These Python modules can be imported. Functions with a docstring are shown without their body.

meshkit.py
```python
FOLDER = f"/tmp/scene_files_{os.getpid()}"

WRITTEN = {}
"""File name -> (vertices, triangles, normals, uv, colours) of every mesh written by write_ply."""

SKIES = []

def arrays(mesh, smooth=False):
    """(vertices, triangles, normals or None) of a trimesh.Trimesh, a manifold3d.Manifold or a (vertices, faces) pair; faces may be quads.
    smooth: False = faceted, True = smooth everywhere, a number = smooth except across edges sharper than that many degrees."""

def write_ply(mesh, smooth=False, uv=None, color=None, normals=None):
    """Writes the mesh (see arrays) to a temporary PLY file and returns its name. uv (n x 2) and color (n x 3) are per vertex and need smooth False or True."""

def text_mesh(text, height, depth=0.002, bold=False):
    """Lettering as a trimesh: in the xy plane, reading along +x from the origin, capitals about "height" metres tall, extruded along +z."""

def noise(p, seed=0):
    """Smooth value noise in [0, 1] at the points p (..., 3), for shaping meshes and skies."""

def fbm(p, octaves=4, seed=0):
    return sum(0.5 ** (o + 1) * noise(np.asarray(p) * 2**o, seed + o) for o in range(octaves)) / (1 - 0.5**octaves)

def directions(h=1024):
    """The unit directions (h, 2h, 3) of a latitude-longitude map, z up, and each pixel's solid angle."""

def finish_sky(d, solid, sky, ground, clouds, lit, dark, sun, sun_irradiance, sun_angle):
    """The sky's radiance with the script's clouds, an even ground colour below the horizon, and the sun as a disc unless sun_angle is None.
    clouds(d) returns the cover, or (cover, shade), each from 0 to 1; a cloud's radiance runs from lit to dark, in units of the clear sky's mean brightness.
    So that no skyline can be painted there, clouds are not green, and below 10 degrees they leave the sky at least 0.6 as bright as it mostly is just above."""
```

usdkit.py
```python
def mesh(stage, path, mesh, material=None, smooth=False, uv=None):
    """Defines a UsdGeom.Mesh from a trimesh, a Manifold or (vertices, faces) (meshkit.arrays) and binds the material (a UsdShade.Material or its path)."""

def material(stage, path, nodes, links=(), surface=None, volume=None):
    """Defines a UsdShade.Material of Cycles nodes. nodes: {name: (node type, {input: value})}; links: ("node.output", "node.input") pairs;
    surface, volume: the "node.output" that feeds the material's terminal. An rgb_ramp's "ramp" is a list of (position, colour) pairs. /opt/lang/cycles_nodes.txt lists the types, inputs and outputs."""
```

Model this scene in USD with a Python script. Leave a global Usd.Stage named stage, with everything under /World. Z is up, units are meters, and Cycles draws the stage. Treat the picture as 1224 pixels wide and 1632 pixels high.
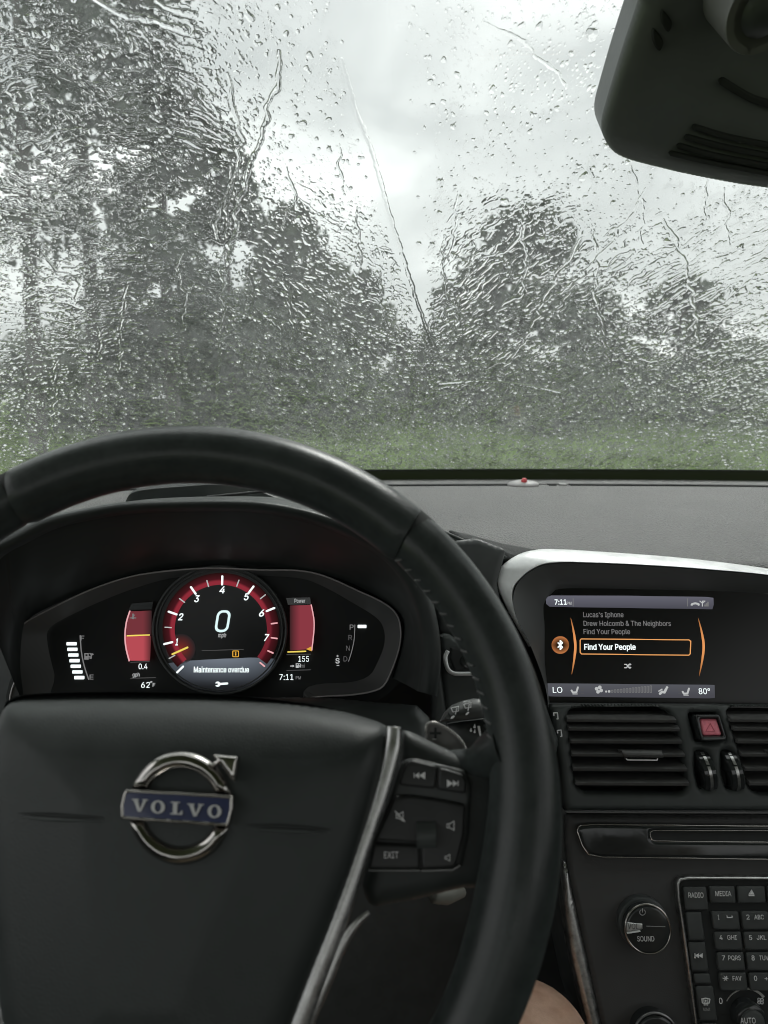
import math, numpy as np, trimesh, shapely, usdkit, meshkit
from shapely.geometry import Polygon, LineString, Point, box as sbox
from shapely.ops import unary_union
from scipy.spatial import Delaunay
from pxr import Usd, UsdGeom, UsdLux, UsdShade, Gf, Sdf, Vt

stage = Usd.Stage.CreateInMemory()
W = UsdGeom.Xform.Define(stage, '/World'); stage.SetDefaultPrim(W.GetPrim())
UsdGeom.Scope.Define(stage, '/World/Looks')
RNG = np.random.default_rng(7)

# ---------------------------------------------------------------- camera, sky, sun, exposure
CAM = np.array([0.0, 0.0, 1.35])
PITCH = math.radians(8.5)                       # looking slightly down
FPX = 1187.0                                    # focal length in photo pixels (photo 1224 x 1632)
cam = UsdGeom.Camera.Define(stage, '/World/camera')
cam.AddTranslateOp().Set(Gf.Vec3d(*CAM)); cam.AddRotateXOp().Set(90 - math.degrees(PITCH))
cam.CreateFocalLengthAttr(5.1); cam.CreateHorizontalApertureAttr(5.1 * 1224 / FPX); cam.CreateVerticalApertureAttr(5.1 * 1632 / FPX)
cam.CreateFStopAttr(1.9); cam.CreateFocusDistanceAttr(0.68); cam.CreateClippingRangeAttr((0.02, 2000.0))
cam.CreateExposureAttr(0.35)

SUN_EL, SUN_AZ = math.radians(52), math.radians(25)      # overcast: a broad soft source ahead and to the right
sun = UsdLux.DistantLight.Define(stage, '/World/sun')
sun.CreateIntensityAttr(0.40); sun.CreateAngleAttr(20); sun.CreateNormalizeAttr(True); sun.CreateColorAttr(Gf.Vec3f(1, .98, .95))
sun.AddRotateZOp().Set(-math.degrees(SUN_AZ)); sun.AddRotateXOp().Set(-(90 - math.degrees(SUN_EL)))
# the light shines along its -z; turned so that it comes from azimuth SUN_AZ (from +y towards +x), elevation SUN_EL
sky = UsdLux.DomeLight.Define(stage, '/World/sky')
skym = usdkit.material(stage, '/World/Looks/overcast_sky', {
    's': ('sky_texture', {'sky_type': 'single_scattering', 'sun_disc': False, 'sun_elevation': SUN_EL, 'sun_rotation': SUN_AZ, 'aerosol_density': 3.0}),
    't': ('texture_coordinate', {}), 'm': ('mapping', {'scale': (1.6, 1.6, 4.2), 'location': (0.35, 0.1, 0.0)}),
    'n': ('noise_texture', {'scale': 1.5, 'detail': 4.0, 'roughness': 0.45, 'distortion': 0.4}),
    'r': ('rgb_ramp', {'ramp': [(0.34, (4.8, 4.95, 4.92)), (0.5, (6.3, 6.45, 6.4)), (0.64, (9.0, 9.1, 8.95))]}),
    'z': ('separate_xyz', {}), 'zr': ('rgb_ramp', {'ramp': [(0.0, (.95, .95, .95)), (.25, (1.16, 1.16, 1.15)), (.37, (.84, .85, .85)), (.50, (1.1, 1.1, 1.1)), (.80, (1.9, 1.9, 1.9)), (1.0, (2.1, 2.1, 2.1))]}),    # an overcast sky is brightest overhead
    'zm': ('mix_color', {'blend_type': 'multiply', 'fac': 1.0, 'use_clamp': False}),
    'x': ('mix_color', {'fac': 0.95, 'use_clamp': False}), 'b': ('background_shader', {'strength': 0.1})},
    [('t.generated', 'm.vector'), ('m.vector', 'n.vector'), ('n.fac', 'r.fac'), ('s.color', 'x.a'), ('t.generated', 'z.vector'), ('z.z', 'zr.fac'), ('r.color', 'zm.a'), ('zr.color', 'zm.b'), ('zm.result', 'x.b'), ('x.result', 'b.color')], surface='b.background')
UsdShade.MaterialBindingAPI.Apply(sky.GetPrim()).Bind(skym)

# ---------------------------------------------------------------- helpers: scene tree
COUNT, BASE = {}, {}
def numbered(parent, name):
    k = COUNT.get((parent, name), 0); COUNT[(parent, name)] = k + 1
    return f'{parent}/{name}' + (f'_{k:03d}' if k else '')
def tag(path, label=None, cat=None, group=None, kind=None):
    p = stage.GetPrimAtPath(path)
    for k, v in (('label', label), ('category', cat), ('group', group), ('kind', kind)):
        if v: p.SetCustomDataByKey(k, v)
    return path
def thing(name, label, cat, base=(0, 0, 0), group=None, kind=None):
    path = numbered('/World', name)
    UsdGeom.Xform.Define(stage, path).AddTranslateOp().Set(Gf.Vec3d(*map(float, base)))
    BASE[path] = np.array(base, float)
    return tag(path, label, cat, group, kind)
def add(parent, name, mesh, mat, smooth=35, label=None):
    """one mesh prim; world coordinates in, stored relative to the thing's base"""
    parent = parent or '/World'
    path = numbered(parent, name)
    root = '/'.join(path.split('/')[:3])
    off = BASE.get(root)
    if isinstance(mesh, list): mesh = trimesh.util.concatenate(mesh)
    if off is not None: mesh = trimesh.Trimesh(mesh.vertices - off, mesh.faces, process=False)
    usdkit.mesh(stage, path, mesh, mat, smooth=smooth)
    if label: tag(path, label)
    return path
def colored(parent, name, v, f, rgb, mat):
    """a display element: its own light given per vertex"""
    path = numbered(parent, name); off = BASE.get('/'.join(path.split('/')[:3]), np.zeros(3))
    m = usdkit.mesh(stage, path, trimesh.Trimesh(np.asarray(v) - off, f, process=False), mat)
    UsdGeom.PrimvarsAPI(m).CreatePrimvar('glow', Sdf.ValueTypeNames.Color3fArray, 'vertex').Set(Vt.Vec3fArray.FromNumpy(np.asarray(rgb, np.float32)))
    return path

# ---------------------------------------------------------------- helpers: geometry
CP, SP = math.cos(PITCH), math.sin(PITCH)
def ray(px, py):
    x, u = (px - 612) / FPX, (816 - py) / FPX
    return np.array([x, CP + u * SP, -SP + u * CP])
def at(px, py, y):
    r = ray(px, py); return CAM + r * (y / r[1])
def project(P):
    P = np.asarray(P) - CAM
    d = P[..., 1] * CP - P[..., 2] * SP; u = P[..., 1] * SP + P[..., 2] * CP
    return 612 + FPX * P[..., 0] / d, 816 - FPX * u / d
class Plane:
    def __init__(s, o, tilt, yaw=0.0):
        s.o = np.asarray(o, float); t = math.radians(tilt); w = math.radians(yaw)
        s.n = np.array([math.sin(w) * math.cos(t), -math.cos(w) * math.cos(t), math.sin(t)])
        s.e1 = np.array([math.cos(w), math.sin(w), 0.0]); s.e2 = np.cross(s.n, s.e1)
    def loc(s, px, py, h=0.0):
        r = ray(px, py); k = ((s.o + s.n * h - CAM) @ s.n) / (r @ s.n)
        q = CAM + r * k - s.o
        return np.array([q @ s.e1, q @ s.e2])
    def pts(s, pl, h=0.0): return np.array([s.loc(x, y, h) for x, y in pl])
    def poly(s, pl, h=0.0): return Polygon(s.pts(pl, h)).buffer(0)
    def world(s, a):
        a = np.asarray(a, float); return s.o + a[:, :1] * s.e1 + a[:, 1:2] * s.e2 + a[:, 2:3] * s.n
    def mesh(s, m):
        return trimesh.Trimesh(s.world(m.vertices), m.faces, process=False)
    def scale(s, px, py, h=0.0):          # metres per photo pixel across
        return np.linalg.norm(s.loc(px + 1, py, h) - s.loc(px, py, h))
def curve(pts, n=8, closed=False):
    """Catmull-Rom through the points"""
    p = np.asarray(pts, float); N = len(p); out = []
    for i in range(N if closed else N - 1):
        g = lambda k: p[k % N] if closed else p[min(max(k, 0), N - 1)]
        a, b, c, d = g(i - 1), g(i), g(i + 1), g(i + 2)
        for t in np.arange(n) / n:
            out.append(0.5 * (2 * b + (c - a) * t + (2 * a - 5 * b + 4 * c - d) * t * t + (3 * b - a - 3 * c + d) * t ** 3))
    if not closed: out.append(p[-1])
    return np.array(out)
def resample(p, step, closed=True):
    p = np.asarray(p, float)
    if closed: p = np.vstack([p, p[:1]])
    s = np.r_[0, np.cumsum(np.linalg.norm(np.diff(p, axis=0), axis=1))]
    n = max(int(round(s[-1] / step)), 4); q = np.linspace(0, s[-1], n + 1)
    r = np.stack([np.interp(q, s, p[:, k]) for k in range(p.shape[1])], 1)
    return r[:-1] if closed else r
def rings_of(poly):
    return [np.array(r.coords)[:-1] for g in getattr(poly, 'geoms', [poly]) if not g.is_empty for r in (g.exterior, *g.interiors)]
def pillow(poly, h0, H, r, step=None, wall=0.0, grid=None, dome=None, segs=4):
    """A raised panel: outline poly, a wall up from h0, then an edge rounded with radius r rising by H, then an optional dome(u, v) on top."""
    poly = poly.buffer(0); step = step or max(r, 1e-4)
    P = [resample(c, step) for c in rings_of(poly)]; nb = [len(c) for c in P]
    for k in range(1, segs + 1):
        d = r * (1 - math.cos(math.pi / 2 * k / segs)) if k < segs else r
        q = poly.buffer(-d, join_style=1)
        P += [resample(c, step) for c in rings_of(q)]
    if grid:
        x0, y0, x1, y1 = poly.bounds
        g = np.stack(np.meshgrid(np.arange(x0, x1, grid), np.arange(y0, y1, grid)), -1).reshape(-1, 2)
        q = poly.buffer(-r - grid * .4)
        P.append(g[shapely.contains_xy(q, g[:, 0], g[:, 1])])
    A = np.vstack(P); nbt = sum(nb)
    key = np.unique(np.round(A / (step * 0.02)), axis=0, return_index=True)[1]; key = np.sort(key); key = np.r_[np.arange(nbt), key[key >= nbt]]
    A = A[key]
    F = Delaunay(A + RNG.normal(0, step * 1e-4, A.shape)).simplices
    c = A[F].mean(1); F = F[shapely.contains_xy(poly.buffer(step * .01), c[:, 0], c[:, 1])]
    e1, e2 = A[F[:, 1]] - A[F[:, 0]], A[F[:, 2]] - A[F[:, 0]]
    s = e1[:, 0] * e2[:, 1] - e1[:, 1] * e2[:, 0]; F[s < 0] = F[s < 0][:, ::-1]; F = F[np.abs(s) > 1e-14]
    d = shapely.distance(shapely.points(A), poly.boundary); d[:nbt] = 0
    z = h0 + wall + H * np.sqrt(np.clip(1 - (1 - np.minimum(d / r, 1)) ** 2, 0, 1))
    if dome is not None: z = z + dome(A, d)
    V = [np.c_[A, z]]; FF = [F]; k = 0; n = len(A)
    for m in nb:                                                       # the wall
        i = np.arange(m); j = (i + 1) % m
        V.append(np.c_[A[k:k + m], np.full(m, h0)])
        FF += [np.c_[k + i, n + i, n + j], np.c_[k + i, n + j, k + j]]
        if Polygon(A[k:k + m]).exterior.is_ccw is False: pass
        k += m; n += m
    m = trimesh.Trimesh(np.vstack(V), np.vstack(FF), process=False)
    return m
def flat(poly, h0, h1):
    return trimesh.util.concatenate([trimesh.creation.extrude_polygon(g, h1 - h0, engine='earcut').apply_translation((0, 0, h0)) for g in getattr(poly, 'geoms', [poly]) if g.area > 1e-12])
def tube(p, r, n=12, closed=False, r2=None, up=None, caps=True):
    """Sweep an ellipse along p; r (and r2, along the second axis) per point or one number; up fixes the second axis."""
    p = np.asarray(p, float); N = len(p)
    t = np.gradient(p, axis=0) if not closed else np.roll(p, -1, 0) - np.roll(p, 1, 0)
    t /= np.linalg.norm(t, axis=1, keepdims=True)
    u = np.zeros_like(p)
    if up is not None:
        u[:] = np.asarray(up); u -= (u * t).sum(1, keepdims=True) * t
    else:
        a = np.array([0, 0, 1.0]) if abs(t[0][2]) < .9 else np.array([1.0, 0, 0]); a = a - t[0] * (a @ t[0])
        for i in range(N):
            a = a - t[i] * (a @ t[i]); a /= np.linalg.norm(a); u[i] = a
    u /= np.linalg.norm(u, axis=1, keepdims=True); w = np.cross(t, u)
    r = np.broadcast_to(r, N); r2 = r if r2 is None else np.broadcast_to(r2, N)
    q = np.linspace(0, 2 * np.pi, n, endpoint=False)
    V = (p[:, None] + w[:, None] * (r[:, None] * np.cos(q))[..., None] + u[:, None] * (r2[:, None] * np.sin(q))[..., None]).reshape(-1, 3)
    F = []
    for i in range(N if closed else N - 1):
        a, b = i * n, ((i + 1) % N) * n
        k = np.arange(n); k1 = (k + 1) % n
        F += [np.c_[a + k, b + k, b + k1], np.c_[a + k, b + k1, a + k1]]
    F = np.vstack(F)
    if not closed and caps:
        V = np.vstack([V, p[0], p[-1]]); k = np.arange(n); k1 = (k + 1) % n
        F = np.vstack([F, np.c_[np.full(n, N * n), k, k1], np.c_[np.full(n, N * n + 1), (N - 1) * n + k1, (N - 1) * n + k]])
    m = trimesh.Trimesh(V, F, process=False)
    if m.volume < 0: m.invert()
    return m
def loft(curves, closed=False):
    C = np.array(curves); R, N = C.shape[:2]; F = []
    for i in range(R - 1):
        k = np.arange(N if closed else N - 1); k1 = (k + 1) % N
        F += [np.c_[i * N + k, i * N + k1, (i + 1) * N + k1], np.c_[i * N + k, (i + 1) * N + k1, (i + 1) * N + k]]
    return trimesh.Trimesh(C.reshape(-1, 3), np.vstack(F), process=False)
def box(lo, hi):
    lo, hi = np.asarray(lo, float), np.asarray(hi, float)
    return trimesh.creation.box(hi - lo).apply_translation((lo + hi) / 2)
def rrect(x0, y0, x1, y1, r):
    return sbox(x0 + r, y0 + r, x1 - r, y1 - r).buffer(r, quad_segs=4)
def stroke(p, w, cap=1):
    return LineString(np.asarray(p)).buffer(w / 2, cap_style=cap, join_style=1, quad_segs=3)

# ---------------------------------------------------------------- materials
def mat(name, color, rough=0.5, metal=0.0, spec=0.5, bump=None, vary=None, coat=0.0, sheen=0.0):
    """bump: (kind, scale, distance); vary: (scale, low factor, high factor)"""
    nodes = {'p': ('principled_bsdf', {'base_color': color, 'roughness': rough, 'metallic': metal, 'specular_ior_level': spec, 'coat_weight': coat, 'coat_roughness': .05, 'sheen_weight': sheen})}
    links = []
    if bump or vary: nodes['g'] = ('geometry', {})
    if bump:
        kind, sc, dist = bump
        if kind == 'leather':
            nodes['v'] = ('voronoi_texture', {'feature': 'f1', 'scale': sc, 'randomness': 1.0}); links += [('g.position', 'v.vector'), ('v.distance', 'b.height')]
        else:
            nodes['v'] = ('noise_texture', {'scale': sc, 'detail': 3.0}); links += [('g.position', 'v.vector'), ('v.fac', 'b.height')]
        nodes['b'] = ('bump', {'strength': 0.6, 'distance': dist}); links += [('b.normal', 'p.normal')]
    if vary:
        sc, lo, hi = vary; c = np.array(color)
        nodes['n'] = ('noise_texture', {'scale': sc, 'detail': 5.0, 'roughness': .6}); nodes['r'] = ('rgb_ramp', {'ramp': [(.3, tuple(c * lo)), (.7, tuple(c * hi))]})
        nodes['rr'] = ('map_range', {'from_min': .3, 'from_max': .7, 'to_min': max(rough - .05, 0.02), 'to_max': min(rough + .07, 1)})
        links += [('g.position', 'n.vector'), ('n.fac', 'r.fac'), ('r.color', 'p.base_color'), ('n.fac', 'rr.value'), ('rr.result', 'p.roughness')]
    return usdkit.material(stage, f'/World/Looks/{name}', nodes, links, surface='p.BSDF')
def glow(name, color, strength=1.0):
    return usdkit.material(stage, f'/World/Looks/{name}', {'e': ('emission', {'color': color, 'strength': strength})}, surface='e.emission')
M = dict(
    leather=mat('black_leather', (.022, .0265, .0252), .30, spec=.42, bump=('leather', 900, .00008), vary=(60, .8, 1.2)),
    pad=mat('soft_black_plastic', (.023, .0275, .0262), .44, spec=.45, bump=('leather', 1300, .00014), vary=(40, .85, 1.15)),
    plastic=mat('dark_plastic', (.040, .0465, .0445), .48, bump=('noise', 1500, .0002), vary=(50, .85, 1.15)),
    black=mat('black_plastic', (.042, .046, .045), .45, vary=(60, .8, 1.2)),
    deep=mat('deep_black', (.030, .032, .0315), .7, spec=.2),
    gloss=mat('gloss_black', (.018, .020, .020), .08, vary=(30, .8, 1.2)),
    glass_black=mat('black_screen_glass', (.012, .012, .012), .22, spec=.3),
    dash=mat('dash_rubber', (.108, .108, .105), .58, bump=('leather', 420, .0022), vary=(9, .76, 1.22)),
    chrome=mat('chrome', (.46, .44, .42), .12, 1.0),
    satin=mat('satin_metal', (.50, .50, .49), .28, 1.0, vary=(120, .97, 1.03)),
    silver=mat('brushed_silver', (.80, .81, .81), .34, .12, vary=(45, .84, 1.08)),
    print=mat('white_print', (.75, .75, .75), .6),
    dimprint=mat('grey_print', (.34, .34, .34), .6),
    blue=mat('blue_enamel', (.008, .013, .048), .25, coat=.5),
    red_button=mat('red_translucent_plastic', (.93, .25, .32), .35, vary=(200, .85, 1.1)),
    skin=usdkit.material(stage, '/World/Looks/skin', {'p': ('principled_bsdf', {'roughness': .55, 'subsurface_weight': .15, 'subsurface_radius': (.01, .004, .002), 'subsurface_scale': .4}),
        'g': ('geometry', {}), 'n': ('noise_texture', {'scale': 90.0, 'detail': 5.0}), 'r': ('rgb_ramp', {'ramp': [(.3, (.50, .30, .205)), (.7, (.66, .43, .32))]}),
        'v': ('voronoi_texture', {'scale': 900.0}), 'b': ('bump', {'strength': .4, 'distance': .0004})},
        [('g.position', 'n.vector'), ('n.fac', 'r.fac'), ('r.color', 'p.base_color'), ('g.position', 'v.vector'), ('v.distance', 'b.height'), ('b.normal', 'p.normal')], surface='p.BSDF'),
    cloth=mat('khaki_cloth', (.16, .13, .09), .9, bump=('noise', 900, .0006)),
    fabric=mat('grey_roof_cloth', (.20, .195, .185), .95),
    e_white=glow('lit_white', (.86, .95, .95), .95), e_soft=glow('lit_soft_white', (.70, .72, .72), .55), e_grey=glow('lit_grey', (.5, .5, .5), .30), e_dim=glow('lit_dim', (.5, .5, .5), .14),
    e_cyan=glow('lit_pale_cyan', (.70, .90, .90), .85), e_red=glow('lit_red', (.60, .05, .07), .75), e_pink=glow('lit_pink', (.9, .45, .48), .75), e_orange=glow('lit_orange', (.85, .38, .13), .75), e_amber=glow('lit_amber', (.80, .42, .05), .75), e_yellow=glow('lit_yellow', (.85, .66, .12), .8),
    display=usdkit.material(stage, '/World/Looks/display_light', {'a': ('attribute', {'attribute': 'glow'}), 'e': ('emission', {'strength': 1.0})}, [('a.color', 'e.color')], surface='e.emission'),
)
def leaf_mat(name, c, hi=(1.65, 1.5, 1.3)):
    c = np.array(c)
    return usdkit.material(stage, f'/World/Looks/{name}', {'g': ('geometry', {}), 'n': ('noise_texture', {'scale': .8, 'detail': 4.0}), 'r': ('rgb_ramp', {'ramp': [(.3, tuple(c * .5)), (.5, tuple(c)), (.7, tuple(c * hi))]}),
        'd': ('principled_bsdf', {'roughness': .5, 'specular_ior_level': .4}), 't': ('translucent_bsdf', {}), 'x': ('mix_closure', {'fac': .28})},
        [('g.position', 'n.vector'), ('n.fac', 'r.fac'), ('r.color', 'd.base_color'), ('r.color', 't.color'), ('d.BSDF', 'x.closure1'), ('t.BSDF', 'x.closure2')], surface='x.closure')
M['leaf_dark'] = leaf_mat('dark_foliage', (.036, .052, .034)); M['leaf_mid'] = leaf_mat('grey_green_foliage', (.058, .078, .050)); M['leaf_pale'] = leaf_mat('pale_green_foliage', (.085, .108, .066))
M['bark'] = mat('wet_bark', (.045, .042, .038), .7, vary=(3, .7, 1.3)); M['grass'] = leaf_mat('meadow_grass', (.135, .205, .050), (1.45, 1.5, 1.2))
M['ground'] = mat('meadow_soil', (.12, .175, .045), .9, vary=(.6, .7, 1.3))
# Schlick's law, the same from both sides, so that the two faces of the pane never trap light
M['pane'] = usdkit.material(stage, '/World/Looks/windscreen_glass', {'f': ('layer_weight', {'blend': .5}), 'p5': ('math', {'math_type': 'power', 'value2': 5.0}), 'ma': ('math', {'math_type': 'multiply_add', 'value2': .80, 'value3': .03}),
    't': ('transparent_bsdf', {'color': (.96, .98, .97)}), 'g': ('glossy_bsdf', {'color': (1, 1, 1), 'roughness': .0}),
    'x': ('mix_closure', {}), 'd': ('translucent_bsdf', {'color': (.8, .82, .82)}), 'y': ('mix_closure', {'fac': .023})},
    [('f.facing', 'p5.value1'), ('p5.value', 'ma.value1'), ('ma.value', 'x.fac'), ('t.BSDF', 'x.closure1'), ('g.BSDF', 'x.closure2'), ('x.closure', 'y.closure1'), ('d.BSDF', 'y.closure2')], surface='y.closure')
M['water'] = usdkit.material(stage, '/World/Looks/rain_on_glass', {'p': ('glass_bsdf', {'color': (1, 1, 1), 'roughness': 0.0, 'IOR': 1.33})}, surface='p.BSDF')
# ---------------------------------------------------------------- outside: ground, grass, trees
def ground_z(x, y): return 0.25 * (meshkit.fbm(np.stack([x / 14, y / 14, 0 * x], -1), 3, 4) - .5)
gx, gy = np.meshgrid(np.r_[-400, -200, -100, np.linspace(-60, 60, 61), 100, 200, 400], np.r_[-200, -60, -20, np.linspace(-5, 80, 60), 120, 200, 400, 900], indexing='ij')
gz = ground_z(gx, gy) * (np.hypot(gx, gy) > 4)
n0, n1 = gx.shape; I = np.arange(n0 * n1).reshape(n0, n1)
gf = np.vstack([np.c_[I[:-1, :-1].ravel(), I[1:, :-1].ravel(), I[1:, 1:].ravel()], np.c_[I[:-1, :-1].ravel(), I[1:, 1:].ravel(), I[:-1, 1:].ravel()]])
tag(add(None, 'ground', trimesh.Trimesh(np.c_[gx.ravel(), gy.ravel(), gz.ravel()], gf, process=False), M['ground'], True), 'wet green meadow ground beyond the windscreen', 'ground', kind='structure')

def quads(c, a, b):
    """cards centred at c with half axes a and b"""
    n = len(c); V = np.stack([c - a - b, c + a - b, c + a + b, c - a + b], 1).reshape(-1, 3); k = 4 * np.arange(n)[:, None]
    return trimesh.Trimesh(V, np.vstack([k + [0, 1, 2], k + [0, 2, 3]]), process=False)
def unit(n, rng):
    v = rng.normal(size=(n, 3)); return v / np.linalg.norm(v, axis=1, keepdims=True)
rng = np.random.default_rng(11)
nb = 36000
by = 12 + 50 * rng.random(nb) ** 1.6; bx = by * (-.75 + 1.5 * rng.random(nb)); bz = ground_z(bx, by)
hgt = (.22 + .45 * rng.random(nb)) * (.15 + 1.35 * meshkit.noise(np.stack([bx / 2.5, by / 2.5, 0 * bx], -1), 9)); wd = .012 + .0009 * by
th = rng.random(nb) * 6.28; lean = rng.normal(0, .22, (nb, 2)) * hgt[:, None]
P0 = np.c_[bx, by, bz]; side = np.c_[np.cos(th), np.sin(th), 0 * th] * wd[:, None]; tip = P0 + np.c_[lean, hgt]
V = np.stack([P0 - side, P0 + side, tip], 1).reshape(-1, 3)
tag(add(None, 'meadow_grass', trimesh.Trimesh(V, np.arange(3 * nb).reshape(-1, 3), process=False), M['grass'], False), 'tall wet green grass of the meadow below the trees', 'grass', kind='stuff')

def tree(name, label, px, ytop, D, wpx, base, leaf, n, size, seed, clumps=46, cone=.5, group=None, trunk_r=None, ybias=0.):
    """crown from height fraction base to the top; cone 0 = round, 1 = pointed"""
    r = np.random.default_rng(seed)
    x, y = at(px, 640, D)[:2]; z0 = float(ground_z(np.array(x), np.array(y)))
    H = at(px, ytop, D)[2] - z0; R = .5 * wpx / FPX * D
    t = thing(name, label, 'tree', (x, y, z0 - .1), group)
    B = np.array([x, y, z0 - .1]); tr = trunk_r or .02 * H
    zz = np.linspace(0, .96 * H, 9); path = B + np.c_[r.normal(0, .012 * H, 9).cumsum() * .4, r.normal(0, .012 * H, 9).cumsum() * .4, zz]; path[0] = B
    parts = [tube(path, tr * (1 - .9 * zz / H), 8)]
    C = []; 
    for k in range(clumps):
        f = base + (1 - base) * (r.random() ** .9); g = (f - base) / (1 - base)
        prof = (1 - cone) * math.sqrt(max(1 - (2 * g - .85) ** 2 / 1.35, .02)) + cone * (1.02 - g)
        a = r.random() * 6.283; q = R * prof * math.sqrt(r.random()) * .95
        i = min(f / .96 * 8, 7.99); ax = path[int(i)] * (1 - i % 1) + path[int(i) + 1] * (i % 1)
        c = np.array([ax[0] + q * math.cos(a), ax[1] + q * math.sin(a), B[2] + f * H]); C.append((c, (.16 + .16 * r.random()) * R * (.6 + .6 * prof)))
        if k % 2 == 0:
            st = ax - np.array([0, 0, .05 * H]); parts.append(tube(np.array([st, (st + c) / 2 + [0, 0, .02 * H], c]), np.array([.30, .18, .06]) * tr, 5))
    add(t, 'trunk', parts, M['bark'], True)
    L = []
    for c, s in C:
        m = max(int(n / clumps), 8); v = unit(m, r) * (r.random(m) ** .45)[:, None] * s * np.array([1.25, 1.25, .8]); L.append(c + v)
    L = np.vstack(L); a = unit(len(L), r); b = np.cross(a, unit(len(L), r)); b /= np.linalg.norm(b, axis=1, keepdims=True)
    sz = size * (.5 + r.random((len(L), 1)))
    add(t, 'crown', quads(L, a * sz, b * sz * .55), M[leaf], False)
    return t
tall = 'tall trees on the left edge of the meadow'
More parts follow.
